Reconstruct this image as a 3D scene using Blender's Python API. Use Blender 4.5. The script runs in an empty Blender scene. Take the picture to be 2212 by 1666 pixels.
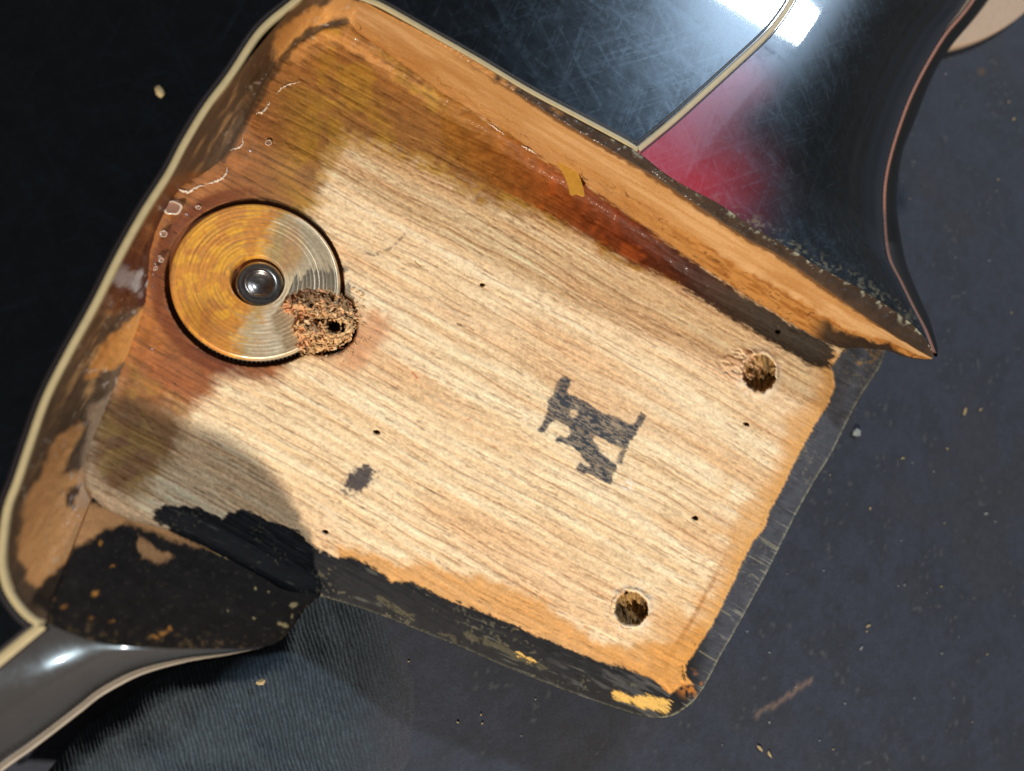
import bpy, math
import numpy as np
from mathutils import Vector, Matrix, Quaternion

rng = np.random.default_rng(7)
sc = bpy.context.scene
MM = 0.001
# ------------------------------------------------------------------ camera (phone held a hand's width above the guitar)
ZF, ZT = 16.0, 33.0            # pocket floor and top plate, mm above the mat
CAMZ = ZF + 112.0
FPX, CU, CV = 1536.0, 1106.0, 833.0
nad = Vector((650 - CU, -(1030 - CV), -FPX)).normalized()
ROT = nad.rotation_difference(Vector((0, 0, -1)))
R3 = np.array(ROT.to_matrix())
cd = bpy.data.cameras.new('camera'); cam = bpy.data.objects.new('camera', cd)
sc.collection.objects.link(cam); sc.camera = cam
cam.rotation_mode = 'QUATERNION'; cam.rotation_quaternion = ROT
cam.location = (0, 0, CAMZ * MM)
cd.sensor_width = 36; cd.lens = FPX / 2212 * 36
cd.clip_start = 0.005; cd.clip_end = 20

def P(u, v, z):
    """point at height z (mm) on the sight line of photo position (u, v)"""
    u, v, z = np.broadcast_arrays(np.asarray(u, float), np.asarray(v, float), np.asarray(z, float))
    d = np.stack([(u - CU) / FPX, -(v - CV) / FPX, -np.ones_like(u)], -1) @ R3.T
    t = (z - CAMZ) / d[..., 2]
    p = d * t[..., None]; p[..., 2] = z
    return p
def proj(p):
    q = (np.asarray(p) - np.array([0, 0, CAMZ])) @ R3
    return CU + FPX * q[..., 0] / -q[..., 2], CV - FPX * q[..., 1] / -q[..., 2]

cd.dof.use_dof = True
fp = P(1120, 800, ZF)
cd.dof.focus_distance = float(((fp - np.array([0, 0, CAMZ])) @ R3)[2] * -MM)
cd.dof.aperture_fstop = 13.0

# ------------------------------------------------------------------ light: a small warm work lamp low on the near side, a cool strip light beyond
w = bpy.data.worlds.new('World'); sc.world = w; w.use_nodes = True
bg = w.node_tree.nodes['Background']; bg.inputs[0].default_value = (1.0, 0.95, 0.88, 1); bg.inputs[1].default_value = 0.085

T = P(330, 1398, ZT - 1.5); F = P(520, 955, ZF)
kd = Vector((T - F)).normalized()
kl = bpy.data.lights.new('work_lamp', 'POINT'); ko = bpy.data.objects.new('work_lamp', kl); sc.collection.objects.link(ko)
ko.location = (Vector(P(1000, 800, ZF)) + kd * 520) * MM
kl.energy = 15.0; kl.shadow_soft_size = 0.012; kl.color = (1.0, 0.90, 0.76)

def mirror_pt(u, v, far):
    d = (np.array([(u - CU) / FPX, -(v - CV) / FPX, -1.0]) @ R3.T)
    p = np.array([0, 0, CAMZ]) + d * far
    p[2] = 2 * ZT - p[2]
    return Vector(p * MM)
a0 = mirror_pt(1808, 96, 900); a1 = mirror_pt(1530, -68, 900); a2 = mirror_pt(1808 + 34, 96 - 60, 900)
ctr = (a0 + a1) / 2
al = bpy.data.lights.new('strip_lamp', 'AREA'); ao = bpy.data.objects.new('strip_lamp', al); sc.collection.objects.link(ao)
al.shape = 'RECTANGLE'; al.size = (a1 - a0).length; al.size_y = (a2 - a0).length
zax = (ctr - Vector(P(1500, 150, ZT)) * MM).normalized()
xax = (a1 - a0).normalized(); xax = (xax - zax * xax.dot(zax)).normalized(); yax = zax.cross(xax)
ao.matrix_world = Matrix.Translation(ctr) @ Matrix((xax, yax, zax)).transposed().to_4x4()
al.energy = 5.6; al.color = (0.80, 0.90, 1.0)

sc.view_settings.view_transform = 'Standard'; sc.view_settings.look = 'None'
sc.view_settings.exposure = 0.0; sc.view_settings.gamma = 1.0
sc.cycles.max_bounces = 6; sc.cycles.diffuse_bounces = 3; sc.cycles.glossy_bounces = 3
sc.cycles.use_denoising = True
sc.cycles.sample_clamp_indirect = 4.0

# ------------------------------------------------------------------ number helpers
def lin(*c):
    c = np.array(c, float) / 255.0
    return np.where(c <= 0.04045, c / 12.92, ((c + 0.055) / 1.055) ** 2.4)
def sm(a, b, x):
    t = np.clip((x - a) / (b - a), 0, 1); return t * t * (3 - 2 * t)
def noise(x, y, seed=0):
    tab = np.random.default_rng(seed + 100).random((256, 256))
    xi = np.floor(x).astype(int); yi = np.floor(y).astype(int)
    fx = x - xi; fy = y - yi
    fx = fx * fx * (3 - 2 * fx); fy = fy * fy * (3 - 2 * fy)
    x0 = xi & 255; x1 = (xi + 1) & 255; y0 = yi & 255; y1 = (yi + 1) & 255
    return (tab[x0, y0] * (1 - fx) + tab[x1, y0] * fx) * (1 - fy) + (tab[x0, y1] * (1 - fx) + tab[x1, y1] * fx) * fy
def fbm(x, y, seed=0, o=4):
    s = 0; a = 0.5; n = 0
    for i in range(o):
        s = s + a * noise(x, y, seed + i); n += a
        x = x * 2.03 + 11.3; y = y * 2.03 + 5.7; a *= 0.55
    return s / n
def seg_dist(x, y, pts, closed=False):
    pts = np.asarray(pts, float)
    best = np.full(x.shape, 1e18); cx = np.zeros(x.shape); cy = np.zeros(x.shape); inside = np.zeros(x.shape, bool); along = np.zeros(x.shape)
    n = len(pts); L = 0
    for i in range(n if closed else n - 1):
        ax, ay = pts[i]; bx, by = pts[(i + 1) % n]
        dx, dy = bx - ax, by - ay; l2 = dx * dx + dy * dy + 1e-12
        t = np.clip(((x - ax) * dx + (y - ay) * dy) / l2, 0, 1)
        qx = ax + t * dx; qy = ay + t * dy
        d = (x - qx) ** 2 + (y - qy) ** 2
        m = d < best
        best = np.where(m, d, best); cx = np.where(m, qx, cx); cy = np.where(m, qy, cy); along = np.where(m, L + t * math.sqrt(l2), along)
        if closed and abs(dy) > 1e-12:
            c = ((ay <= y) & (y < by)) | ((by <= y) & (y < ay))
            inside ^= c & (x < ax + (y - ay) * dx / dy)
        L += math.sqrt(l2)
    d = np.sqrt(best)
    if closed: d = np.where(inside, -d, d)
    return d, cx, cy, along
def sdf(x, y, poly): return seg_dist(x, y, poly, True)[0]
def ldist(x, y, pts): return seg_dist(x, y, pts)[0]
def smooth(pts, n):
    """Catmull-Rom through pts (any dimension), n samples evenly along"""
    p = np.asarray(pts, float)
    p = np.vstack([2 * p[0] - p[1], p, 2 * p[-1] - p[-2]]); out = []
    for i in range(1, len(p) - 2):
        t = np.linspace(0, 1, 24, endpoint=False)[:, None]
        a, b, c, d = p[i - 1], p[i], p[i + 1], p[i + 2]
        out.append(0.5 * (2 * b + (c - a) * t + (2 * a - 5 * b + 4 * c - d) * t ** 2 + (3 * b - a - 3 * c + d) * t ** 3))
    out.append(p[-2][None]); q = np.vstack(out)
    L = np.r_[0, np.cumsum(np.linalg.norm(np.diff(q[:, :2], axis=0), axis=1))]
    s = np.linspace(0, L[-1], n)
    return np.stack([np.interp(s, L, q[:, k]) for k in range(q.shape[1])], 1)
def cr(ox, oy):
    return lambda *p: [(ox + .3431 * x, oy + .3431 * y) for x, y in p]
cA = cr(0, 0); cB = cr(726.5, 0); cC = cr(1453, 0); cD = cr(0, 542); cE = cr(726.5, 542); cF = cr(1453, 542)
cG = cr(0, 1096); cH = cr(726.5, 1096); cI = cr(1453, 1096)
def mixc(col, c, m):
    c = np.asarray(c, float)
    return col * (1 - m[..., None]) + c * m[..., None]

# ------------------------------------------------------------------ scene helpers
def tag(o, label=None, cat=None, group=None, kind=None):
    for k, v in (('label', label), ('category', cat), ('group', group), ('kind', kind)):
        if v: o[k] = v
    return o
def empty(name, loc):
    o = bpy.data.objects.new(name, None); sc.collection.objects.link(o); o.location = Vector(loc) * MM
    o.empty_display_size = 0.005
    return o
def mesh(name, V, faces, mat, parent=None, attrs=None, flat=False):
    V = np.asarray(V, float).reshape(-1, 3) * MM
    if parent is not None: V = V - np.array(parent.location)
    me = bpy.data.meshes.new(name)
    if isinstance(faces, np.ndarray):
        k = faces.shape[1]
        me.vertices.add(len(V)); me.vertices.foreach_set('co', V.astype(np.float32).ravel())
        me.loops.add(faces.size); me.loops.foreach_set('vertex_index', faces.astype(np.int32).ravel())
        me.polygons.add(len(faces)); me.polygons.foreach_set('loop_start', np.arange(0, faces.size, k, dtype=np.int32))
        me.update(calc_edges=True); me.validate()
    else:
        me.from_pydata([tuple(v) for v in V], [], faces); me.update()
    if not flat: me.polygons.foreach_set('use_smooth', np.ones(len(me.polygons), bool))
    for k, a in (attrs or {}).items():
        a = np.asarray(a, np.float32)
        if k == 'Col':
            a = a.reshape(-1, a.shape[-1])
            if a.shape[1] == 3: a = np.hstack([a, np.ones((len(a), 1), np.float32)])
            at = me.attributes.new(k, 'FLOAT_COLOR', 'POINT'); at.data.foreach_set('color', np.ascontiguousarray(a).ravel())
        else:
            at = me.attributes.new(k, 'FLOAT', 'POINT'); at.data.foreach_set('value', np.ascontiguousarray(a).ravel())
    me.materials.append(mat)
    o = bpy.data.objects.new(name, me); sc.collection.objects.link(o)
    if parent is not None: o.parent = parent
    return o
def grid_faces(n, m, keep=None):
    i = np.arange(n * m).reshape(n, m)
    q = np.stack([i[:-1, :-1], i[1:, :-1], i[1:, 1:], i[:-1, 1:]], -1)
    return q.reshape(-1, 4) if keep is None else q[keep]
def sub(name, V, faces, mat, parent, attrs):
    """mesh from the used part of a big vertex set"""
    ids, inv = np.unique(faces, return_inverse=True)
    at = {k: (a.reshape(-1, a.shape[-1])[ids] if a.ndim == 3 else a.ravel()[ids]) for k, a in attrs.items()}
    return mesh(name, V.reshape(-1, 3)[ids], inv.reshape(faces.shape), mat, parent, at)

# ------------------------------------------------------------------ materials
def nt(name):
    m = bpy.data.materials.new(name); m.use_nodes = True
    t = m.node_tree; b = t.nodes['Principled BSDF']
    tc = t.nodes.new('ShaderNodeTexCoord'); vm = t.nodes.new('ShaderNodeVectorMath'); vm.operation = 'SCALE'; vm.inputs['Scale'].default_value = 1000
    t.links.new(tc.outputs['Object'], vm.inputs[0])
    return m, t, b, vm.outputs[0]
def nz(t, vec, scale, detail=4, rough=0.6, stretch=None, rot=None):
    if stretch or rot:
        mp = t.nodes.new('ShaderNodeMapping'); t.links.new(vec, mp.inputs['Vector'])
        if rot: mp.inputs['Rotation'].default_value = (0, 0, rot)
        if stretch:
            mp.vector_type = 'POINT'; m2 = t.nodes.new('ShaderNodeMapping'); m2.inputs['Scale'].default_value = stretch
            t.links.new(mp.outputs[0], m2.inputs['Vector']); vec = m2.outputs[0]
        else: vec = mp.outputs[0]
    n = t.nodes.new('ShaderNodeTexNoise'); n.inputs['Scale'].default_value = scale; n.inputs['Detail'].default_value = detail; n.inputs['Roughness'].default_value = rough
    t.links.new(vec, n.inputs['Vector']); return n.outputs['Fac']
def rng_(t, f, a, b, c, d):
    r = t.nodes.new('ShaderNodeMapRange'); r.inputs[1].default_value = a; r.inputs[2].default_value = b; r.inputs[3].default_value = c; r.inputs[4].default_value = d
    t.links.new(f, r.inputs[0]); return r.outputs[0]
def attr(t, n):
    a = t.nodes.new('ShaderNodeAttribute'); a.attribute_name = n; return a
def mulcol(t, c, f):
    x = t.nodes.new('ShaderNodeVectorMath'); x.operation = 'SCALE'; t.links.new(c, x.inputs[0]); t.links.new(f, x.inputs['Scale']); return x.outputs[0]
def bump(t, b, f, strength, dist):
    n = t.nodes.new('ShaderNodeBump'); n.inputs['Strength'].default_value = strength; n.inputs['Distance'].default_value = dist * MM
    t.links.new(f, n.inputs['Height']); t.links.new(n.outputs[0], b.inputs['Normal']); return n
def painted(name, var=0.25, scale=3.0, bstr=0.5, bdist=0.08, coat_rough=0.12, stretch=None, rot=None, metal=0.0):
    m, t, b, vec = nt(name)
    f = nz(t, vec, scale, 5, 0.65, stretch, rot)
    t.links.new(mulcol(t, attr(t, 'Col').outputs['Color'], rng_(t, f, 0.25, 0.75, 1 - var, 1 + var)), b.inputs['Base Color'])
    t.links.new(attr(t, 'Rgh').outputs['Fac'], b.inputs['Roughness'])
    t.links.new(attr(t, 'Gls').outputs['Fac'], b.inputs['Coat Weight'])
    b.inputs['Coat Roughness'].default_value = coat_rough; b.inputs['Metallic'].default_value = metal
    bump(t, b, f, bstr, bdist)
    return m
def plain(name, c, rough=0.5, var=0.15, scale=2.0, bstr=0.2, bdist=0.05, coat=0.0, metal=0.0):
    m, t, b, vec = nt(name)
    f = nz(t, vec, scale, 5)
    rgb = t.nodes.new('ShaderNodeRGB'); rgb.outputs[0].default_value = (*c, 1)
    t.links.new(mulcol(t, rgb.outputs[0], rng_(t, f, 0.25, 0.75, 1 - var, 1 + var)), b.inputs['Base Color'])
    b.inputs['Roughness'].default_value = rough; b.inputs['Coat Weight'].default_value = coat; b.inputs['Metallic'].default_value = metal
    bump(t, b, f, bstr, bdist); return m
GR = math.radians(-28)       # grain runs down to the right
M_wood = painted('bare_wood', 0.16, 2.2, 0.5, 0.07)
M_wall = painted('wall_wood', 0.14, 2.0, 0.4, 0.06)
for m_ in (M_wood, M_wall): m_.node_tree.nodes['Principled BSDF'].inputs['Specular IOR Level'].default_value = .22
M_cloth = painted('ribbed_knit', 0.35, 3.0, 0.6, 0.15)
M_mat = painted('dark_felt', 0.30, 1.6, 0.5, 0.12)

def lacquer(name, r0=.25, r1=.34, s0=.24):
    """black lacquer, scuffed: a sharp clear coat over a hazy scratched base"""
    m, t, b, vec = nt(name)
    t.links.new(attr(t, 'Col').outputs['Color'], b.inputs['Base Color'])
    sk = []
    for sc_, st_, an in ((.55, (.05, 1.5, 1), 62), (.7, (.06, 1.8, 1), -24), (.45, (.05, 1.3, 1), 31), (.8, (.07, 1.6, 1), -68)):
        sk.append(rng_(t, nz(t, vec, sc_, 4, .7, st_, math.radians(an)), .53, .67, 0, 1))
    blot = rng_(t, nz(t, vec, .30, 5, .65), .3, .7, 0, .42)
    fine = nz(t, vec, 1.1, 4, .6)
    tot = sk[0]
    for q_ in sk[1:]:
        ad = t.nodes.new('ShaderNodeMath'); ad.operation = 'MAXIMUM'; t.links.new(tot, ad.inputs[0]); t.links.new(q_, ad.inputs[1]); tot = ad.outputs[0]
    mu_ = t.nodes.new('ShaderNodeMath'); mu_.operation = 'MULTIPLY'; t.links.new(tot, mu_.inputs[0]); t.links.new(rng_(t, fine, .35, .65, 0, 1), mu_.inputs[1])
    ad = t.nodes.new('ShaderNodeMath'); ad.operation = 'MULTIPLY_ADD'; t.links.new(mu_.outputs[0], ad.inputs[0]); ad.inputs[1].default_value = .8; t.links.new(blot, ad.inputs[2])
    ad2 = ad
    t.links.new(rng_(t, ad.outputs[0], 0, 1.0, r0, r1), b.inputs['Roughness'])
    t.links.new(rng_(t, ad.outputs[0], 0, 1.0, s0, .62), b.inputs['Specular IOR Level'])
    b.inputs['Specular Tint'].default_value = (0.50, 0.74, 1.0, 1)
    b.inputs['Coat Weight'].default_value = 1.0; b.inputs['Coat Roughness'].default_value = 0.035; b.inputs['Coat IOR'].default_value = 1.34
    bp = bump(t, b, fine, 0.06, 0.03)
    return m
M_lac = lacquer('scuffed_lacquer')
M_horn = lacquer('scuffed_burst_lacquer', .30, .44, .32)
M_bind = plain('cream_binding', lin(180, 163, 124), 0.5, 0.10, 0.8, 0.1, 0.03)
M_dark = plain('dark_line', lin(30, 22, 24), 0.5)
M_back = plain('black_back', lin(16, 17, 18), 0.35)
M_bbind = plain('shaded_binding', lin(150, 92, 66), 0.5, 0.15, 0.5)  # cream binding seen in shade, the shade put into a browner colour
M_bbind2 = plain('cream_back_binding', lin(112, 100, 84), 0.5, 0.15, 0.5)  # same cream again, its dim light put into a darker colour
M_steel = plain('dark_steel', lin(150, 147, 145), 0.30, 0.4, 1.3, 0.5, 0.05, metal=1.0)
M_crumb = plain('wood_crumb_tan', lin(165, 145, 105), 0.8, 0.3, 1.5)
M_crumb2 = plain('wood_crumb_grey', lin(135, 140, 138), 0.6, 0.3, 1.5)
M_beige = plain('beige_board', lin(186, 160, 136), 0.8, 0.08, 0.6)
M_glue = plain('dried_glue', lin(225, 205, 185), 0.3, 0.15, 1.5, coat=0.6)
M_flake = plain('amber_flake', lin(200, 155, 60), 0.35, 0.2, 0.8, 0.3, 0.1, coat=0.7)

# ------------------------------------------------------------------ outlines, in photo positions
binding = cA((1860, 0), (1640, 190), (1450, 470), (1300, 670), (1160, 900), (1060, 1090), (900, 1340), (745, 1620)) + \
    cD((600, 330), (430, 640), (290, 920), (190, 1200), (110, 1440), (40, 1640)) + cG((8, 300), (20, 430), (60, 540), (130, 640), (200, 705), (265, 745))
binding_r = [(795, 0)] + cB((300, 40), (600, 210), (900, 380), (1200, 560), (1500, 720), (1800, 880), (1900, 942))
corner_arc = [(638, 0), (668, -22), (705, -30), (745, -24), (795, 0)]
edge_r = [(1378, 323), (1453, 261), (1522, 199), (1590, 137), (1652, 79), (1686, 38), (1712, -3), (1760, -90), (1790, -200)]
edge_l = [(91, 1350), (0, 1425), (-140, 1540), (-330, 1700)]
wall_top = [(775, 2), (932, 86), (1052, 161), (1207, 258), (1310, 319), (1413, 381), (1485, 430), (1556, 477), (1625, 522), (1672, 545), (1762, 607), (1847, 668), (1933, 725), (1985, 757), (2014, 774)]
wall_base = [(766, 66), (830, 112), (891, 154), (939, 190), (1018, 240), (1094, 285), (1172, 343), (1255, 392), (1327, 443), (1413, 504), (1491, 560), (1590, 625), (1693, 688), (1800, 746), (1860, 752), (1913, 757), (1965, 773), (2012, 778)]
horn_edge = [(1378, 328), (1453, 386), (1556, 443), (1625, 490), (1727, 549), (1762, 573), (1865, 628), (1967, 698), (2004, 742), (2017, 766)]
end_top = [(779, 3), (735, -10), (690, -14), (655, 0), (610, 40)] + [(x + 9, y + 5) for x, y in binding[2:-3]] + [(30, 1275), (54, 1308), (78, 1332), (106, 1350), (170, 1375)]
end_base = [(772, 74), (754, 54), (700, 66), (650, 92), (612, 122), (583, 165), (535, 261), (497, 329), (455, 366), (395, 402), (352, 470), (330, 540), (322, 645), (292, 740), (258, 825), (215, 925), (192, 985), (186, 1040), (203, 1080), (240, 1106), (300, 1128)]
cut_top = [(95, 1347), (106, 1349), (154, 1368), (213, 1388), (292, 1398), (412, 1401), (515, 1401), (583, 1394), (612, 1377), (636, 1350), (655, 1318), (690, 1290)]
cut_base = [(200, 1075), (240, 1106), (300, 1126), (380, 1146), (440, 1172), (500, 1203), (540, 1224), (580, 1244), (610, 1258), (640, 1270), (665, 1278), (692, 1286)]
tongue = [(1913, 760), (1899, 796), (1861, 854), (1830, 912), (1796, 981), (1762, 1036), (1726, 1100), (1693, 1165), (1659, 1233), (1624, 1298), (1590, 1360), (1556, 1419), (1528, 1473), (1505, 1508), (1481, 1530), (1455, 1546), (1423, 1552), (1378, 1545), (1293, 1518), (1207, 1487), (1104, 1446), (1001, 1401), (898, 1360), (812, 1326), (726, 1298), (690, 1288)]
tongue_s = [tuple(p) for p in smooth(tongue, 160)]
silh_r = [(2240, -170), (2136, 0), (2056, 99), (2015, 165), (1974, 267), (1950, 329), (1938, 412), (1940, 473), (1957, 566), (1988, 645), (2008, 690), (2024, 748), (2022, 772)]
bbind_r = [(2205, -170), (2101, 0), (2036, 82), (1974, 192), (1933, 302), (1912, 394), (1911, 480), (1921, 556), (1950, 617), (1975, 668), (2000, 715), (2018, 762)]

# ------------------------------------------------------------------ the guitar
guitar = empty('guitar_body', P(1100, 850, 6))
tag(guitar, 'black and red burst guitar body with cream binding around its bare wood neck pocket', 'guitar')

# --- pocket floor: one dense relief of bare wood, split afterwards into its parts
ST = 2.4
U, V = np.meshgrid(np.arange(150, 1930, ST), np.arange(26, 1572, ST), indexing='ij')
floor_poly = [(740, 26), (800, 60), (900, 132), (1180, 318), (1490, 538), (1600, 612), (1700, 675), (1800, 728), (1880, 738), (1913, 752)] + tongue_s + \
    [(640, 1305), (570, 1275), (400, 1195), (300, 1160), (190, 1120), (160, 1050), (160, 990), (190, 910), (230, 815), (262, 735), (292, 640), (300, 540), (320, 455), (370, 385), (430, 345), (505, 245), (555, 155), (595, 100), (660, 55)]
fd, fx, fy, _ = seg_dist(U, V, floor_poly, True)
out = (fd > 0) & (fd < 1.6 * ST)
U = np.where(out, fx, U); V = np.where(out, fy, V)
okv = fd < 1.6 * ST
DC, HC = (556.5, 611.0), (702, 697)         # wheel recess, filled bore beside it
Wd = P(*DC, ZF)
G0 = P(U, V, ZF)
DR = 12.85                                  # recess radius, mm
rr = np.hypot(G0[..., 0] - Wd[0], G0[..., 1] - Wd[1])
near = np.abs(rr - DR) < 0.11
k = np.where(near, DR / np.maximum(rr, 1e-6), 1)
GX = Wd[0] + (G0[..., 0] - Wd[0]) * k; GY = Wd[1] + (G0[..., 1] - Wd[1]) * k
U2, V2 = proj(np.stack([GX, GY, np.full_like(GX, ZF)], -1))
U = np.where(near, U2, U); V = np.where(near, V2, V); rr = np.where(near, DR, rr)

ca, sa = math.cos(math.radians(29)), math.sin(math.radians(29))
wob = (fbm(U / 160, V / 160, 3, 3) - .5) * 7 + (fbm(U / 500, V / 500, 5, 2) - .5) * 34
ga = U * ca + V * sa; gb = -U * sa + V * ca + wob
# grain
g1 = fbm(ga / 240, gb / 15, 11, 3); g2 = fbm(ga / 90, gb / 5.5, 21, 3); g3 = fbm(ga / 12, gb / 5, 31, 2); g4 = fbm(ga / 500, gb / 60, 41, 2)
def grain_lines(sp, wdt, seed, lenr, lo, hi):
    ph = (gb + (fbm(ga / 140, gb / 40, seed, 2) - .5) * 12) / sp
    idx = np.floor(ph); d = np.abs(ph - idx - .5 - .25 * (noise(ga / 90, idx * 3.7, seed + 5) - .5)) * sp
    gate = sm(lo, hi, noise(ga / lenr, idx * 7.31 + 3, seed + 7) * .65 + .35 * noise(ga / (lenr * .2), idx * 5.1, seed + 8))
    return sm(wdt, wdt * .3, d + (g3 - .5) * 1.6) * gate
line = np.maximum(grain_lines(22, 2.6, 51, 110, .42, .58), grain_lines(31, 2.4, 53, 70, .52, .66))
line2 = np.maximum(grain_lines(13, 1.8, 57, 40, .56, .72), grain_lines(17, 1.7, 67, 60, .56, .72) * .8)
php = (gb + (fbm(ga / 140, gb / 40, 51, 2) - .5) * 12) / 22; saw = php - np.floor(php)
saw = (saw - .5) * sm(0, .12, saw) * sm(1, .94, saw)
pore = sm(.80, .90, noise(ga / 16, gb / 2.6, 71)) * sm(.45, .6, fbm(ga / 120, gb / 40, 72, 2))
col = np.broadcast_to(lin(233, 203, 162), U.shape + (3,)).copy()
col = mixc(col, lin(242, 218, 181), sm(.42, .72, g1))
col = mixc(col, lin(216, 174, 126), sm(.45, .25, g1) * .35)
col = mixc(col, lin(214, 160, 110), sm(.48, .68, g4) * .35)
col = col * (1 + (g2 - .5) * .34 + (g3 - .5) * .34 + saw * .14 + (noise(U / 4.2, V / 4.2, 73) - .5) * .26 + (noise(ga / 7, gb / 3, 75) - .5) * .16)[..., None]
col = mixc(col, lin(158, 104, 60), line * .46)
col = mixc(col, lin(150, 100, 62), line2 * .24)
col = mixc(col, lin(105, 66, 36), pore * .3)
h = (g1 - .5) * .06 + (g2 - .5) * .07 + (g3 - .5) * .05 + saw * .06 - line * .07 - line2 * .03 - pore * .10
rgh = np.full(U.shape, .72); gls = np.zeros(U.shape)
wu = U + (fbm(U / 26, V / 26, 81, 4) - .5) * 36; wv = V + (fbm(U / 26, V / 26, 85, 4) - .5) * 36      # ragged outlines
fu = U + (fbm(ga / 14, gb / 4, 91, 3) - .5) * 26; fv = V + (fbm(ga / 14, gb / 4, 95, 3) - .5) * 16    # fibrous outlines
mott = fbm(U / 16, V / 16, 101, 4); mot2 = fbm(U / 46, V / 46, 103, 3)

# orange finish bleeding in from the end and the near edge of the tongue
endline = cF((1000, 735), (1020, 850), (990, 950), (900, 1090), (820, 1230), (740, 1390), (680, 1520), (610, 1640)) + cI((580, 130), (520, 200), (440, 340), (390, 460), (310, 620), (250, 740), (180, 850), (80, 1000), (85, 1060))
dE = ldist(wu * .35 + U * .65, wv * .35 + V * .65, endline)
wE = 46 + 90 * sm(.45, .68, fbm(U / 110, V / 110, 111, 3)) * sm(850, 980, V)
mE = sm(wE + 14, wE * .35, dE)
col = mixc(col, lin(206, 150, 86) * (0.85 + .4 * mott)[..., None], mE * .68)
col = mixc(col, lin(214, 160, 92), sm(26, 6, ldist(U, V, endline)) * .7)
col = mixc(col, lin(160, 95, 40), sm(7, 2, np.abs(ldist(U, V, endline) - 38 - 8 * mot2)) * .5 * sm(1150, 1300, V))
orp = cH((0, 225), (130, 250), (290, 290), (380, 330), (490, 312), (600, 330), (700, 400), (1000, 455), (1300, 575), (1480, 720), (1620, 830), (1850, 860), (2100, 860), (2300, 700), (2400, 900), (2300, 1300), (1500, 1000), (0, 500))
col = mixc(col, lin(208, 146, 74) * (0.78 + .45 * mott)[..., None], sm(12, -16, sdf(wu, wv, orp)) * .8)
# brown glue staining at the closed end of the pocket
st = [(300, 420), (440, 330), (520, 220), (600, 90), (760, 30), (900, 140), (1180, 330), (1500, 560), (1500, 620), (1380, 590), (1234, 498), (1150, 470), (1070, 440), (985, 395), (898, 345), (800, 318), (745, 300), (716, 335), (700, 395), (672, 455), (700, 520), (600, 820), (500, 806), (455, 830), (440, 862), (405, 884), (372, 880), (350, 875), (250, 870), (250, 600)]
sS = sdf(wu, wv, st)
mS = sm(26, -24, sS + (fbm(ga / 40, gb / 7, 123, 3) - .5) * 44)
ysm = sm(.40, .62, fbm(U / 55, V / 55, 121, 3))
bc = mixc(np.broadcast_to(lin(158, 108, 52), U.shape + (3,)).copy(), lin(172, 128, 44), ysm * sm(540, 700, U))
bc = mixc(bc, lin(150, 88, 48), sm(700, 500, U) * .7)
bc = mixc(bc, lin(180, 105, 40), sm(390, 330, U) * sm(380, 480, V) * .7)
bc = mixc(bc, lin(150, 82, 44), sm(720, 800, V) * .8)
bc = bc * (.62 + .55 * mott + .35 * (g2 - .5) * 2 - .25 * line)[..., None]
col = mixc(col, bc, mS * .95)
col = mixc(col, lin(196, 158, 78), sm(30, 4, np.abs(sS + 4)) * sm(650, 700, U) * sm(470, 430, V) * .5 * sm(.35, .6, mott))
# darkening strip along the long wall, amber at the closed end to burnt maroon at the open end
bandp = wall_base[3:14] + [(1800, 800), (1755, 792), (1659, 736), (1546, 671), (1453, 606), (1361, 565), (1234, 490), (1150, 445), (1060, 400), (960, 330)]
sB = sdf(fu, fv, bandp)
mB = sm(5, -6, sB)
bt = np.clip((U - 900) / 880, 0, 1)
stops = np.array([0, .2, .36, .52, .68, .84, 1]); cs = np.array([lin(150, 108, 46), lin(146, 92, 38), lin(132, 66, 26), lin(104, 42, 20), lin(54, 25, 22), lin(28, 21, 21), lin(20, 18, 20)])
bcol = np.stack([np.interp(bt, stops, cs[:, i]) for i in range(3)], -1) * (.55 + .9 * mott)[..., None]
bcol = mixc(bcol, lin(188, 92, 36), sm(.58, .78, mot2) * sm(1120, 1200, U) * sm(1480, 1380, U) * .45)
col = mixc(col, bcol, mB * .96)
gls = np.maximum(gls, mB * .07 * sm(.4, .65, mott)); gls = np.maximum(gls, mS * (1 - .9 * mB) * .42 * sm(.35, .65, fbm(U / 30, V / 30, 131, 3)))
rgh = rgh - .14 * mS + .02 * mB
h += mB * (mott - .4) * .16 + mS * (mott - .5) * .12
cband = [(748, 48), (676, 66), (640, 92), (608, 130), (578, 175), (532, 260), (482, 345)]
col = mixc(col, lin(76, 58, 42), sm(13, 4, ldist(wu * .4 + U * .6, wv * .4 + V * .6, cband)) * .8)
col = mixc(col, lin(208, 150, 86), sm(16, 3, ldist(wu, wv, [(640, 112), (690, 84), (745, 92), (850, 160)])) * .5)
# orange rind around the wheel on the wall side
ang = np.arctan2(V - DC[1], U - DC[0])
rind = sm(9, 3, np.abs(rr - DR - 1.2) * 6) * sm(-.2, .4, -np.cos(ang))
col = mixc(col, lin(104, 50, 34), rind * .7)
# olive stain in the near left corner
ol = cD((820, 700), (1000, 900), (1190, 1010), (1150, 1130), (1080, 1330), (1000, 1400), (930, 1500), (700, 1500), (560, 1300), (600, 1000))
mO = sm(30, -26, sdf(wu, wv, ol) + (fbm(ga / 40, gb / 7, 125, 3) - .5) * 40)
col = mixc(col, mixc(np.broadcast_to(lin(142, 98, 60), U.shape + (3,)).copy(), lin(160, 120, 62), sm(.45, .6, mot2)) * (.65 + .7 * mott)[..., None], mO * .9)
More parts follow.
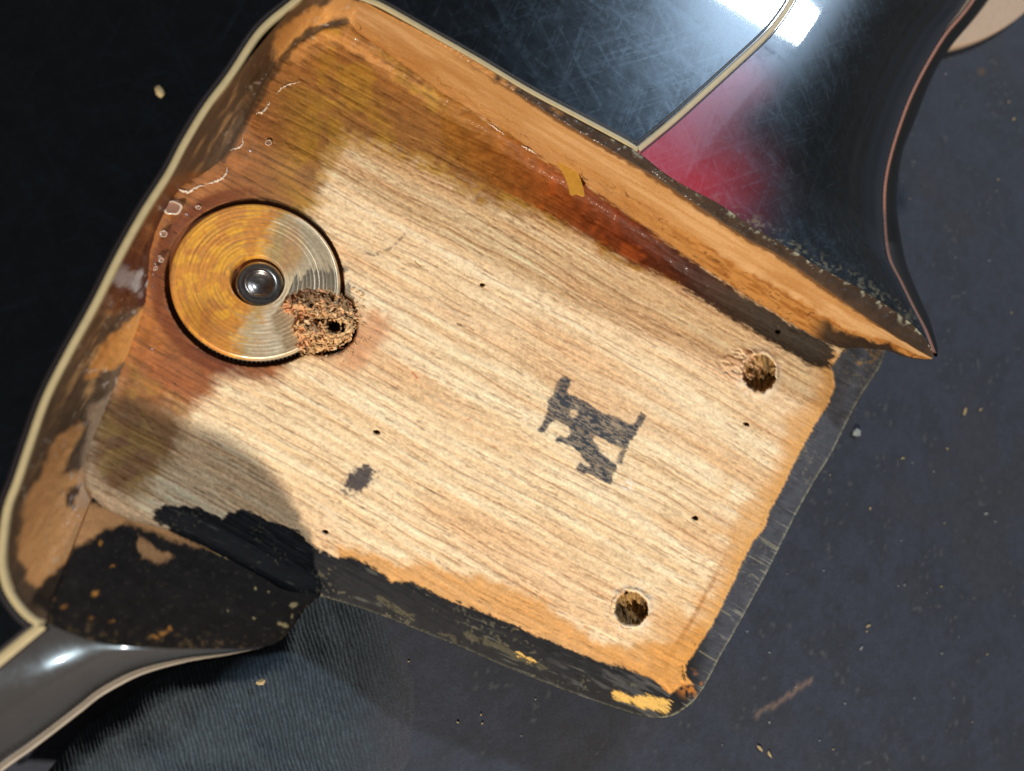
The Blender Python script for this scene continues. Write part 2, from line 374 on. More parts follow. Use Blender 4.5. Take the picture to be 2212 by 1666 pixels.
# pencil scribble, tear, little scars
def stroke(pts, wd, c, a):
    global col
    d = ldist(wu * .2 + U * .8, wv * .2 + V * .8, pts)
    col = mixc(col, lin(*c), sm(wd, wd * .25, d) * a * sm(.3, .55, g3))
stroke(cE((130, 0), (230, 30), (330, -10)) + cB((380, 1540), (430, 1480)), 5, (110, 92, 78), .75)
stroke(cE((490, 70), (530, 100), (570, 97)), 3, (140, 95, 60), .8)
stroke(cE((760, 460), (860, 500)), 4, (90, 62, 40), .8)
stroke(cE((480, 770), (510, 800)), 4, (190, 90, 60), .8); stroke(cE((810, 1070), (850, 1050)), 4, (200, 120, 85), .7)
stroke(cF((270, 690), (300, 740), (370, 830)), 3, (80, 62, 48), .6)
stroke([(880, 570), (925, 586)], 3, (130, 95, 65), .5)
pk = sm(16, -20, sdf(wu, wv, cE((190, 380), (330, 400), (330, 520), (200, 680), (150, 780), (20, 740), (40, 600))))
col = mixc(col, lin(206, 150, 108) * (.8 + .4 * g3)[..., None], pk * .8)
wht = sm(24, 0, np.hypot(U - 1352, V - 1048)) * sm(.5, .65, g3); col = mixc(col, lin(240, 232, 222), wht)
# black paint wrapped over the tongue's edge
tx = ldist(U, V, tongue_s)
blk_in = [(1913, 700), (1830, 742)] + cF((1000, 735)) + endline[1:] + cI((130, 1120), (60, 1120), (0, 1170)) + [(1447, 1500), (1413, 1470), (1344, 1441), (1296, 1432), (1241, 1407), (1173, 1381), (1097, 1345), (1035, 1319), (950, 1288), (891, 1259), (847, 1257), (819, 1233), (768, 1206), (726, 1206), (700, 1190)] + \
    cG((2010, 290), (1950, 220), (1880, 150), (1700, 80), (1520, 10), (1450, 30), (1400, 70), (1250, 0), (1050, -20), (960, 30), (975, 80), (1150, 190), (1300, 270)) + [(500, 1215), (600, 1300), (700, 1330), (1450, 1640), (1990, 900)]
ew = .25 + .5 * sm(1420, 1300, U)
sK = sdf(fu * ew + U * (1 - ew), fv * ew + V * (1 - ew), blk_in)
mK = sm(2.5, -2.5, sK)
kc = mixc(np.broadcast_to(lin(28, 28, 31), U.shape + (3,)).copy(), lin(70, 72, 80), sm(1480, 1560, U + V * .1 - 140))
kc = kc * (.6 + .8 * mott)[..., None]
# along the end, fine scratches square to the edge; along the near edge, streaks with the edge and bare yellow showing
nearE = sm(1420, 1520, U + .0 * V) * 1.0
q1 = noise((U * .86 + V * .5) / 60, (-U * .5 + V * .86) / 2.6, 141); q2 = noise((U * .93 + V * .37) / 50, (-U * .37 + V * .93) / 4.5, 143)
endm = (ldist(U, V, endline) < 130) & (U + V * .52 > 2230)
q = np.where(endm, q1, q2)
wear = sm(.78, .92, q) * sm(.35, .6, fbm(U / 40, V / 40, 145, 2))
kc = mixc(kc, lin(168, 166, 150), wear * np.where(endm, sm(48, 4, tx) * .36 + .10, .14))
edgew = sm(7, 1, tx) * (.35 + .65 * sm(.35, .65, fbm(U / 5, V / 5, 147, 2))) * np.where(endm, 1, .25)
kc = mixc(kc, lin(170, 166, 140), edgew * .45)
for pts, wd, a in ((cH((260, 560), (330, 620), (490, 700)), 6, .55), (cH((820, 800), (1000, 870), (1300, 1010)), 9, .5), (cH((1010, 840), (1065, 865)), 4, .7), (cH((1140, 915), (1250, 970)), 5, .9), (cH((1760, 1180), (1900, 1230), (2080, 1275)), 13, .95), (cH((1900, 1200), (2090, 1230)), 10, .95), (cH((650, 790), (780, 850)), 5, .4), (cF((1110, 765), (1170, 785)), 6, .5)):
    m = sm(wd, wd * .3, ldist(fu, fv, pts)) * a * np.maximum(sm(.25, .5, mott), a > .8)
    kc = mixc(kc, lin(214, 172, 92) if a > .8 else lin(110, 102, 76), m * (1 if a > .8 else .7))
gw = sm(.52, .7, fbm(ga / 60, gb / 10, 149, 3)) * sm(1150, 1250, U) * (~endm); kc = mixc(kc, lin(120, 120, 120), gw * .22)
for i in range(5):
    s = cI(((545, 185), (670, 265)), ((480, 305), (565, 355)), ((500, 420), (540, 450)), ((300, 640), (360, 680)), ((150, 900), (280, 975)))[0] if False else None
for a_, b_ in (((545, 185), (675, 262)), ((560, 205), (668, 275)), ((480, 305), (565, 355)), ((500, 420), (540, 452)), ((305, 645), (362, 680)), ((170, 905), (282, 975))):
    kc = mixc(kc, lin(205, 196, 150), sm(2.2, .5, ldist(U, V, cI(a_, b_))) * .22)
oc = sm(.5, .62, fbm(U / 22, V / 22, 151, 3)) * sm(40, 10, np.hypot(U - 1490, V - 1478)); kc = mixc(kc, lin(190, 118, 48), oc * .9)
kc = mixc(kc, lin(150, 112, 52), sm(.6, .72, mott) * sm(60, 20, np.hypot(U - 1860, V - 760)) * .7)
ffl = .5 * sm(.74, .8, noise(U / 5, V / 5, 153)) * sm(.5, .65, mot2); kc = mixc(kc, lin(150, 140, 110), ffl * .4)
col = mixc(col, kc, mK)
rgh = rgh * (1 - mK) + mK * .8
h += mK * (.12 + (mott - .5) * .10 + (q - .5) * .03)
# ink stamp and ink blot
so, ss = (1138.5, 786.0), .179
stamp = [(so[0] + ss * x, so[1] + ss * y) for x, y in ((450, 150), (510, 200), (480, 350), (520, 380), (640, 430), (780, 510), (900, 600), (1050, 640), (1200, 720), (1260, 750), (1300, 730), (1380, 590), (1425, 630), (1300, 860), (1280, 890), (1220, 950), (1210, 1010), (1170, 1020), (1010, 950), (870, 870), (790, 850), (800, 940), (850, 1020), (870, 1080), (960, 1150), (1080, 1240), (1060, 1290), (1000, 1440), (900, 1400), (780, 1340), (640, 1300), (600, 1280), (640, 1200), (740, 1260), (800, 1230), (680, 1150), (660, 1080), (580, 1010), (480, 960), (350, 920), (390, 880), (500, 900), (540, 830), (500, 740), (420, 710), (360, 660), (290, 690), (180, 830), (145, 800), (230, 660), (260, 560), (260, 460), (330, 370), (340, 280), (380, 210))]
bar = [(so[0] + ss * x, so[1] + ss * y) for x, y in ((1150, 1040), (1200, 1050), (1130, 1210), (1075, 1190))]
hole_i = [(so[0] + ss * x, so[1] + ss * y) for x, y in ((520, 560), (620, 560), (610, 640), (560, 655), (505, 620))]
ju = U + (g3 - .5) * 7; jv = V + (fbm(U / 5, V / 5, 161, 2) - .5) * 6
sI = np.minimum(sdf(ju, jv, stamp) - 2.0, sdf(ju, jv, bar) - 1.0)
mI = sm(3, -2.5, sI) * (1 - .75 * sm(4, -4, sdf(ju, jv, hole_i)))
tex = fbm(ga / 11, gb / 2.6, 163, 3)
mI = mI * (.74 + .26 * sm(.60, .38, tex)) * (1 - .2 * sm(.55, .7, mot2))
col = mixc(col, lin(60, 64, 72), mI)
ellx = (U - 776) * .82 - (V - 1035) * .57; elly = (U - 776) * .57 + (V - 1035) * .82
sL = np.hypot(ellx / 42, elly / 25)
mL = sm(1.15, .6, sL + (fbm(U / 5, V / 5, 165, 3) - .5) * .8 + (fbm(U / 12, V / 12, 168, 2) - .5) * .3)
col = mixc(col, lin(44, 44, 58), mL * .92)
# screw holes, bores and pin pricks
hu = U + (fbm(U / 9, V / 9, 171, 3) - .5) * 9; hv = V + (fbm(U / 9, V / 9, 173, 3) - .5) * 9
holes = []
for (x, y, rx, ry, dp) in ((1640, 806, 35, 42, 5.0), (1364, 1314, 36, 37, 4.5)):
    d = np.hypot((hu - x) / rx, (hv - y) / ry); holes.append(d)
    ins = sm(1.04, .93, d)
    h += -ins * (1.0 + dp * .22 * sm(1.0, .25, d) - (fbm(U / 6, V / 18, 179, 3) - .5) * 2.2) + sm(1.35, 1.08, d) * sm(.92, 1.05, d) * .28
    fib = fbm(U / 5, V / 24, 175, 3)
    col = mixc(col, mixc(np.broadcast_to(lin(150, 116, 66), U.shape + (3,)).copy(), lin(84, 62, 34), sm(.4, .62, fib)), ins * .96)
    rim = sm(1.75, 1.1, d) * sm(.98, 1.1, d) * sm(.38, .55, fbm(U / 10, V / 10, 177, 3))
    col = mixc(col, lin(232, 214, 188), rim * .75)
    col = mixc(col, lin(120, 84, 52), sm(.06, .0, np.abs(d - 1.22)) * sm(.55, .65, mott) * .7)
torn = sm(1.9, 1.2, np.hypot((U - 1600) / 30, (V - 790) / 24)) * sm(.4, .6, g3); col = mixc(col, lin(222, 178, 140), torn * .7); h += torn * .25
pins = []
for (x, y, r) in ((1042, 616, 6), (814, 934, 7), (1612, 916, 6), (1501, 1119, 7), (703, 1148, 6), (1353, 1279, 4), (1680, 716, 6)):
    d = np.hypot((U - x) * .8 - (V - y) * .3, (V - y) * 1.1 + (U - x) * .2 + (g3 - .5) * 5) / (r * .8); ins = sm(1.25, .6, d); col = mixc(col, lin(52, 36, 22), ins * .95); h -= ins * 1.0; pins.append(d)
# wheel recess and the bore beside it
inD = rr <= DR + .001
h = np.where(inD, -.9 - 1.2 * sm(-10, 60, V - DC[1]), h); col = mixc(col, lin(120, 70, 42), inD * 1.0)
db = np.hypot((U - HC[0]) + 6 * (mott - .5), (V - HC[1]) + 6 * (mott - .5))
bore = sm(74, 66, db) * (~inD)
h -= bore * 3.0; col = mixc(col, lin(52, 36, 24), bore * .9)
col = mixc(col, lin(160, 112, 76), sm(92, 76, db) * (1 - bore) * .35 * (~inD))
# fillet of old glue where floor meets walls; rounded tongue edge
pk_poly = wall_base[:-4] + [(1800, 900), (1500, 1500), (692, 1286)] + cut_base[::-1] + end_base[::-1]
dw = np.minimum(np.minimum(ldist(U, V, wall_base[:14]), ldist(U, V, end_base)), ldist(U, V, cut_base))
h += np.where(inD, 0, 1.5 * sm(50, 0, dw) ** 1.3)
h += np.where((sK < 8) & (tx < 95), -2.6 * np.clip(1 - tx / 92, 0, 1) ** 1.7, 0)
h = np.where(out, h - .25, h)
FLV = P(U, V, ZF + h)
at = {'Col': np.clip(col, .002, .9), 'Rgh': np.clip(rgh, .25, .9), 'Gls': np.clip(gls, 0, 1)}
n, m = U.shape
def cellmean(a): return (a[:-1, :-1] + a[1:, :-1] + a[1:, 1:] + a[:-1, 1:]) / 4
keep = okv[:-1, :-1] & okv[1:, :-1] & okv[1:, 1:] & okv[:-1, 1:]
lab = np.zeros((n - 1, m - 1), int)
lab[cellmean(mB) > .5] = 6
lab[cellmean(mK) > .5] = 1
lab[(cellmean(sI) < 0)] = 2
lab[(cellmean(sL) < 1.0)] = 3
lab[cellmean(holes[0]) < 1.0] = 4
lab[cellmean(holes[1]) < 1.0] = 5
lab[(cellmean(db) < 72) & ~inD[:-1, :-1]] = 7
for i, d in enumerate(pins): lab[cellmean(d) < 1.1] = 8 + i
FQ = grid_faces(n, m).reshape(n - 1, m - 1, 4)
names = {0: ('pocket_floor', None), 1: ('painted_edge', 'scratched black paint wrapped over the tongue edge'), 2: ('ink_stamp', 'blurred grey ink letter stamped on the wood'), 3: ('ink_blot', 'small dark blue ink blot'), 4: ('screw_hole', 'screw hole with torn splintered rim'), 5: ('screw_hole', 'clean round screw hole'), 6: ('glue_strip', 'burnt red brown glue strip along the long wall'), 7: ('bore', 'dark bore beside the metal wheel')}
for L in range(8 + len(pins)):
    f = FQ[keep & (lab == L)]
    if not len(f): continue
    nm, lb = names.get(L, ('pin_hole', None))
    o = sub(nm, FLV, f, M_wood, guitar, at)
    if lb: o['label'] = lb
# side of the tongue below the rounded edge
tp = np.array(tongue_s)
e0 = P(tp[:, 0], tp[:, 1], ZF - 2.6)
e1 = e0.copy(); e1[:, 2] = 5.5
c0 = np.mean(e0, 0); e1[:, :2] += (c0[:2] - e1[:, :2]) / np.linalg.norm(c0[:2] - e1[:, :2], axis=1)[:, None] * 1.5
mid = (e0 * .6 + e1 * .4)
mesh('tongue_side', np.stack([e0, mid, e1], 1), grid_faces(len(tp), 3), M_back, guitar)

# --- walls: relief strips between a base line and a rim line
def strip(base, top, z0, z1, nb, nt_, shape=None):
    b = smooth(base, nb); t = smooth(top, nb)
    tt = np.linspace(0, 1, nt_)[None, :]
    z0 = np.broadcast_to(np.interp(np.linspace(0, 1, nb), *z0) if isinstance(z0, tuple) else z0, nb)[:, None]
    z1 = np.broadcast_to(np.interp(np.linspace(0, 1, nb), *z1) if isinstance(z1, tuple) else z1, nb)[:, None]
    u = b[:, :1] + (t[:, :1] - b[:, :1]) * tt; v = b[:, 1:2] + (t[:, 1:2] - b[:, 1:2]) * tt
    g = tt if shape is None else shape(tt)
    return u, v, z0 + (z1 - z0) * g, tt, np.linspace(0, 1, nb)[:, None]
def wattrs(c, r, g): return {'Col': np.clip(c, .002, .9), 'Rgh': np.clip(r, .2, .95) * np.ones(c.shape[:2]), 'Gls': np.clip(g, 0, 1) * np.ones(c.shape[:2])}

# long wall
zt_l = ([0, .45, .58, .8, 1], [ZT - .3, ZT - .4, ZT - 1.2, ZT - 3, ZT - 5.5]); zb_l = ([0, .74, .84, .93, 1], [ZF + 1.3, ZF + 1.3, ZF + 2.2, ZF + 5, ZF + 10])
u, v, z, tt, s = strip(wall_base, wall_top, zb_l, zt_l, 640, 56)
a1_ = u * .86 + v * .51; b1_ = -u * .51 + v * .86
gw1 = fbm(a1_ / 130, b1_ / 7, 201, 3); gw2 = fbm(a1_ / 30, b1_ / 9, 203, 3); gm = fbm(u / 20, v / 20, 205, 4)
col = np.broadcast_to(lin(192, 144, 90), u.shape + (3,)).copy()
col = mixc(col, lin(206, 162, 112), sm(.4, .65, gw1)); col = mixc(col, lin(172, 118, 62), sm(.5, .75, fbm(a1_ / 160, b1_ / 26, 207, 3)) * .6)
rough_z = sm(.46, .36, tt + (gm - .5) * .16 + .12 * sm(.55, .2, s) - .10 * sm(.6, .85, s))
col = mixc(col, mixc(np.broadcast_to(lin(184, 128, 66), u.shape + (3,)).copy(), lin(150, 92, 36), sm(.4, .65, fbm(a1_ / 40, b1_ / 6, 206, 3)) * (.35 + .65 * sm(.45, .7, s))), rough_z * (.45 + .5 * sm(.4, .65, s)))
crk = sm(.88, .99, 1 - np.abs(noise(a1_ / 34, b1_ / 8, 211) - .5) * 2) * sm(.5, .6, gm) * rough_z
col = mixc(col, lin(88, 52, 22), crk * .8)
col = mixc(col, lin(150, 90, 34), sm(.05, .0, tt) * .6)
col = mixc(col, lin(96, 62, 34), sm(.90, .97, tt + (gm - .5) * .12) * sm(.12, .3, s) * .9)
col = mixc(col, lin(34, 28, 24), sm(.46, .30, tt + (gm - .5) * .3 + .25 * sm(.92, .96, s)) * sm(.80, .84, s) * .95)
hz = rough_z * (gw2 - .5) * 1.1 + rough_z * (gm - .5) * .8 - crk * .3 + (gw1 - .5) * .08
col = col * .88
Wn = P(u, v, z); 
dirp = Wn[500, 0] - Wn[60, 0]; nrm = np.array([dirp[1], -dirp[0], 0]); nrm /= np.linalg.norm(nrm)
if np.dot(P(1200, 800, ZF)[:2] - Wn[320, 0, :2], nrm[:2]) < 0: nrm = -nrm
Wn = Wn + nrm * hz[..., None] * .45
o = mesh('pocket_wall', Wn, grid_faces(*u.shape), M_wall, guitar, wattrs(col, .6 - .1 * rough_z, .25 * rough_z * sm(.5, .65, gm)))
o['label'] = 'bright orange long wall of the pocket with rough lower half'
# worn, chipped arris between the long wall and the lacquer
top_in = smooth(wall_top, 640); he_u = np.array([(795, 9), (932, 80), (1035, 138), (1138, 200), (1241, 256), (1344, 312)] + horn_edge)
he = smooth(he_u, 640)
zt_arr = np.interp(np.linspace(0, 1, 640), *zt_l)
tt = np.linspace(0, 1, 14)[None, :]
zarr2 = np.interp(np.linspace(0, 1, 640), [0, .45, .58, .8, 1], [ZT + .02, ZT + .02, ZT - .5, ZT - 2.2, ZT - 5.2])
u = top_in[:, :1] + (he[:, :1] - top_in[:, :1]) * tt; v = top_in[:, 1:] + (he[:, 1:] - top_in[:, 1:]) * tt
gm = fbm(u / 9, v / 9, 221, 3); gk = fbm(u / 30, v / 30, 223, 3)
z = zt_arr[:, None] + (zarr2 - zt_arr)[:, None] * tt ** .6 + (gm - .5) * .5 * np.sin(np.pi * tt)
col = np.broadcast_to(lin(66, 50, 38), u.shape + (3,)).copy() * (.55 + .9 * gk)[..., None]
sarr = np.linspace(0, 1, 640)[:, None]
col = mixc(col, lin(190, 132, 70), sm(.30, .16, sarr + (gk - .5) * .3) * .9)
col = mixc(col, lin(170, 165, 140), sm(.6, .72, gm) * sm(.55, .95, tt) * sm(.3, .45, sarr) * .8)
mesh('chipped_arris', P(u, v, z), grid_faces(*u.shape), M_wall, guitar, wattrs(col, .55, .15))

# closed end wall, round to the near left corner
u, v, z, tt, s = strip(end_base, end_top, ZF + 1.2, ZT - .2, 700, 60, lambda t: .30 * t + .70 * t ** 2.4)
gm = fbm(u / 22, v / 22, 231, 4); gb_ = fbm((u * .5 - v * .86) / 70, (u * .86 + v * .5) / 11, 233, 3); gk = fbm(u / 60, v / 60, 235, 3)
wu = u + (gm - .5) * 26; wv = v + (fbm(u / 22, v / 22, 237, 4) - .5) * 26
col = np.broadcast_to(lin(92, 74, 58), u.shape + (3,)).copy() * (.7 + .6 * gb_)[..., None]
col = mixc(col, lin(166, 132, 88), sm(.5, .72, gb_) * sm(.2, .45, tt) * sm(.95, .7, tt) * .75)
col = mixc(col, lin(205, 152, 88), sm(8, -8, sdf(wu, wv, cA((1960, 60), (2120, 40), (2300, 60), (2300, 150), (2170, 95), (2050, 150), (1900, 230), (1830, 310), (1760, 400), (1720, 370), (1730, 270), (1800, 150)))) * .95)
col = mixc(col, lin(200, 150, 92), sm(6, -10, sdf(wu, wv, [(740, -20), (800, 10), (790, 80), (740, 50), (700, 20)])) * .9)
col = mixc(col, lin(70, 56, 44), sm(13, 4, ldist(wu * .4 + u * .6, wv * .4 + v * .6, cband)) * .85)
col = mixc(col, lin(62, 52, 46), sm(4, 1, ldist(wu, wv, cA((2190, 160), (2050, 200), (1900, 280), (1790, 380), (1700, 500), (1560, 780), (1450, 960), (1370, 1050)))) * .8)
col = mixc(col, lin(80, 40, 30), sm(10, -10, sdf(wu, wv, [(360, 390), (430, 400), (330, 560), (320, 660), (190, 680), (240, 560)])) * .9)
col = mixc(col, lin(120, 76, 40), sm(12, -6, sdf(wu, wv, [(362, 385), (470, 372), (420, 410), (360, 430), (330, 500), (310, 480)])) * .8)
col = mixc(col, lin(190, 132, 70), sm(6, -8, sdf(wu, wv, cD((870, 370), (940, 330), (900, 480), (830, 660), (720, 730), (620, 770), (540, 810), (560, 720), (660, 580), (760, 470)))) * .95)
col = mixc(col, lin(216, 158, 100), sm(6, -8, sdf(wu, wv, cD((510, 1070), (520, 1110), (460, 1270), (400, 1400), (500, 1390), (560, 1330), (620, 1500), (700, 1659), (900, 1800), (300, 2200), (190, 2100), (100, 1900), (130, 1659), (230, 1450), (300, 1240), (400, 1140)))) * .92)
col = mixc(col, lin(205, 172, 138), sm(10, -10, sdf(wu, wv, cD((560, 1000), (700, 880), (680, 1100), (700, 1400), (560, 1600), (470, 1600), (530, 1300)))) * .75)
col = mixc(col, lin(58, 40, 30), sm(5, -6, sdf(wu, wv, cD((400, 1530), (440, 1480), (520, 1480), (450, 1610), (410, 1600)))) * .9)
col = mixc(col, lin(200, 190, 178), sm(.66, .76, fbm(u / 9, v / 9, 239, 2)) * sm(.5, .6, gk) * .4)
col = mixc(col, lin(26, 25, 25), sm(8, -8, sdf(wu, wv, cG((200, 570), (420, 330), (560, 180), (700, 130), (900, 150), (1100, 330), (800, 700), (330, 680), (180, 620)))) * .97)
col = mixc(col, lin(66, 52, 42), sm(.93, 1.0, tt) * .6)
col = mixc(col, lin(176, 172, 170), sm(4, -4, sdf(wu, wv, cD((700, 150), (760, 110), (900, 120), (930, 170), (960, 200), (930, 220), (880, 200), (890, 280), (800, 220), (720, 215)))) * .75 * sm(.35, .55, gb_ + .1))  # streaky pale reflection on the varnish, painted into the wall colour
red = sm(8, -6, sdf(wu, wv, [(330, 480), (330, 660), (200, 690), (250, 560)]))
col = col * (.72 + .38 * gb_ + .22 * gk)[..., None]
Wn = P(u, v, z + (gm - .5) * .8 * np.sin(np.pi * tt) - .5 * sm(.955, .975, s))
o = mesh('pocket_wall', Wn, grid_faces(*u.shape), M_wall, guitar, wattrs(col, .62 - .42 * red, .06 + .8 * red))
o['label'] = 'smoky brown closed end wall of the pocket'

# near cutaway wall, black painted
zt_c = ([0, .35, .6, .8, .9, 1], [ZT - .2, ZT - 1, ZT - 4, ZT - 8, ZT - 12, ZF + .2]); zb_c = ([0, .75, .93, 1], [ZF + 1.5, ZF + 1.2, ZF + .3, ZF - 1])
u, v, z, tt, s = strip(cut_base, cut_top, zb_c, zt_c, 420, 70, lambda t: .35 * t + .65 * t ** 2.2)
gm = fbm(u / 20, v / 20, 241, 4); wu = u + (gm - .5) * 30; wv = v + (fbm(u / 20, v / 20, 243, 4) - .5) * 22
gk = fbm(u / 10, v / 7, 245, 3)
col = np.broadcast_to(lin(32, 30, 29), u.shape + (3,)).copy() * (.55 + .9 * gm)[..., None]
col = mixc(col, lin(206, 152, 100), sm(6, -8, sdf(wu, wv, cG((60, 60), (300, -100), (700, 0), (950, 60), (1150, 190), (1330, 275), (1200, 240), (930, 150), (800, 110), (640, 150), (480, 260), (330, 430), (210, 570), (80, 480)))) * .95)
col = mixc(col, lin(186, 140, 96), sm(5, -6, sdf(wu, wv, cG((870, 170), (960, 230), (1100, 320), (960, 340), (880, 310)))) * .85)
for (x, y, r, a) in ((700, 365, 9, .7), (600, 550, 13, .8), (630, 215, 11, .6), (1010, 790, 14, .95), (1060, 770, 10, .8), (960, 820, 9, .8), (1605, 515, 6, .9), (1690, 540, 5, .8), (1850, 620, 13, .8), (1840, 680, 10, .7), (1780, 745, 12, .8), (1600, 700, 5, .8), (690, 710, 9, .5), (560, 700, 9, .4), (1445, 665, 7, .5), (400, 640, 12, .45), (340, 590, 12, .5)):
    px, py = cG((x, y))[0]
    col = mixc(col, lin(206, 142, 66) if x < 1100 else lin(176, 160, 116), sm(r, r * .3, np.hypot(wu - px, (wv - py) * 1.6)) * a)
col = mixc(col, lin(176, 150, 100), sm(3, .8, ldist(wu * .3 + u * .7, wv * .3 + v * .7, cG((1340, 285), (1450, 325), (1560, 370), (1690, 432)))) * .8 * sm(.3, .5, gk))
col = mixc(col, lin(120, 96, 60), sm(.58, .72, gk) * sm(.8, .95, tt) * .5)
col = mixc(col, lin(110, 104, 92), sm(.68, .8, gk) * .12)
gb2 = fbm((u * .9 + v * .4) / 60, (-u * .4 + v * .9) / 9, 247, 3); col = col * (.70 + .45 * gb2 + .2 * gk)[..., None]
o = mesh('pocket_wall', P(u, v, z + (gk - .5) * .06), grid_faces(*u.shape), M_wall, guitar, wattrs(col, .9, .0))
o['label'] = 'black painted cutaway wall with chipped bare spots'

# --- top plate
bl = smooth(binding, 220); arc = smooth(corner_arc, 24); br = smooth(binding_r, 160)
er = smooth(edge_r, 60); el = smooth(edge_l, 20)
ring = np.vstack([bl[::-1], arc[1:-1], br])            # pocket rim from near left corner round to the far right corner
PN = ring.shape[0]
plate = np.vstack([ring, er[1:], [(1700, -700), (-900, -900), (-1100, 1200)], el[::-1][:-1]])
rim3 = P(plate[:, 0], plate[:, 1], ZT)
bm_faces = [list(range(len(plate)))]
o = mesh('top_plate', rim3, bm_faces, M_lac, guitar, {'Col': np.broadcast_to(lin(4, 5, 7), (len(plate), 3))}, flat=True)
import bmesh
b_ = bmesh.new(); b_.from_mesh(o.data); bmesh.ops.triangulate(b_, faces=b_.faces[:]); b_.to_mesh(o.data); b_.free()
o['label'] = 'flat black lacquered top plate'

def ribbon(name, pts, wd, z, mat, parent, hgt=.35, off=0.0, n=None):
    """flat strip with eased edges following a line; wd in mm"""
    p = P(pts[:, 0], pts[:, 1], z)
    t = np.gradient(p[:, :2], axis=0); t /= np.linalg.norm(t, axis=1)[:, None]; nn = np.stack([-t[:, 1], t[:, 0]], 1)
    prof = [(-.5, -hgt * 2), (-.5, -.04), (-.42, .05), (-.2, .08), (.2, .08), (.42, .05), (.5, -.04), (.5, -hgt * 2)]
    Vv = np.zeros((len(p), len(prof), 3))
    for j, (a, b) in enumerate(prof):
        Vv[:, j, :2] = p[:, :2] + nn * (a * np.broadcast_to(wd, len(p))[:, None] + off); Vv[:, j, 2] = p[:, 2] + b
    return mesh(name, Vv, grid_faces(len(p), len(prof)), mat, parent)
bpath = np.vstack([bl[::-1], arc[1:-1], br])
ribbon('binding', bpath, .78, ZT, M_bind, guitar)
ribbon('binding', np.vstack([er]), 1.0, ZT + .0, M_bind, guitar)
ribbon('binding', el, 1.2, ZT, M_bind, guitar)
ribbon('purfling', er[:46], .5, ZT - .02, M_dark, guitar, off=.85)
ribbon('purfling', er[:46], .3, ZT - .02, M_dark, guitar, off=-.70)
ribbon('purfling', el, .5, ZT - .02, M_dark, guitar, off=-.85); ribbon('purfling', el, .4, ZT - .02, M_dark, guitar, off=.8)
ribbon('purfling', br, .35, ZT - .02, M_dark, guitar, off=.75); ribbon('purfling', bl, .5, ZT - .03, M_dark, guitar, off=-.8)

# --- carved side of the far horn, in the red to black burst
nb, ns = 220, 150
A_ = smooth(edge_r[::-1], nb)[::-1]; Bq = smooth(bbind_r[::-1], nb)
Aw = np.vstack([A_]); s = np.linspace(0, 1, nb)
A3 = P(A_[:, 0], A_[:, 1], ZT - .05); B3 = P(Bq[:, 0], Bq[:, 1], np.interp(s, [0, .25, 1], [ZT - 6.5, ZF - 1, ZF - 3]))
# the patch ends on the horn's arris: first row follows it
he3z = np.interp(np.linspace(0, 1, ns), [0, .15, .5, .8, 1], [ZT + .02, ZT - .25, ZT - 1.7, ZT - 3.6, ZT - 5.3])
hp = smooth(horn_edge, ns); H3 = P(hp[:, 0], hp[:, 1], he3z)
tt = np.linspace(0, 1, ns)
fz = .07 * tt ** 2 + .93 * (1 - np.sqrt(np.clip(1 - tt ** 3.4, 0, 1))) + .006 * np.sin((tt - .7) * 2 * np.pi / .085) * sm(.68, .76, tt) * sm(.99, .93, tt)  # small ripple near the outer edge, added to the shape for streak reflections
fpx = tt ** .92
hu_ = A_[:, None] + (Bq - A_)[:, None] * fpx[None, :, None]
A_z = np.full(nb, ZT - .05)
HS = P(hu_[..., 0], hu_[..., 1], A_z[:, None] + (B3[:, 2] - A_z)[:, None] * fz[None])
# ease the first rows onto the arris
corr = H3 - HS[0]
for i in range(nb): HS[i] += corr * (1 - sm(0, .55, s[i])) 
u, v = proj(HS)
dwall = ldist(u, v, horn_edge); dC = np.hypot(u - 1400, v - 330)
gm = fbm(u / 40, v / 40, 251, 3)
redm = sm(300, -20, ldist(u, v, [(1385, 330), (1500, 402)]) + (gm - .5) * 20) ** 2.2
redm = 1 - (1 - redm) * (1 - .6 * sm(130, 0, ldist(u, v, [(1400, 318), (1590, 165)]) + (gm - .5) * 20) ** 1.4)
col = mixc(np.broadcast_to(lin(7, 9, 11), u.shape + (3,)).copy(), lin(160, 0, 16), redm)
chip = sm(40, 8, dwall) * sm(.55, .7, fbm(u / 8, v / 8, 253, 3)) * sm(1480, 1650, u)
col = mixc(col, lin(140, 132, 108), chip * .45)
o = mesh('horn_side', HS, grid_faces(nb, ns), M_horn, guitar, {'Col': col}); o['label'] = 'glossy carved horn fading from red to black'
ribbon('back_binding', Bq, 1.0, B3[:, 2], M_bbind, guitar, hgt=.2)
Sq = smooth(silh_r[::-1], nb)[::-1][::-1]; S3 = P(Sq[:, 0], Sq[:, 1], B3[:, 2] - 3.0)
S4 = S3.copy(); S4[:, 2] = np.maximum(S3[:, 2] - 4, 6); S4[:, :2] += (np.array(P(1600, 200, 10))[:2] - S4[:, :2]) * .10
q = np.linspace(0, 1, 8)[None, :, None]
B3d = B3.copy(); B3d[:, 2] -= .15
sec = np.concatenate([B3d[:, None] * (1 - q) + S3[:, None] * q + np.array([0, 0, 1]) * (np.sin(q * np.pi) * .6), S4[:, None]], 1)
o = mesh('back_edge', sec, grid_faces(nb, 9), M_back, guitar)

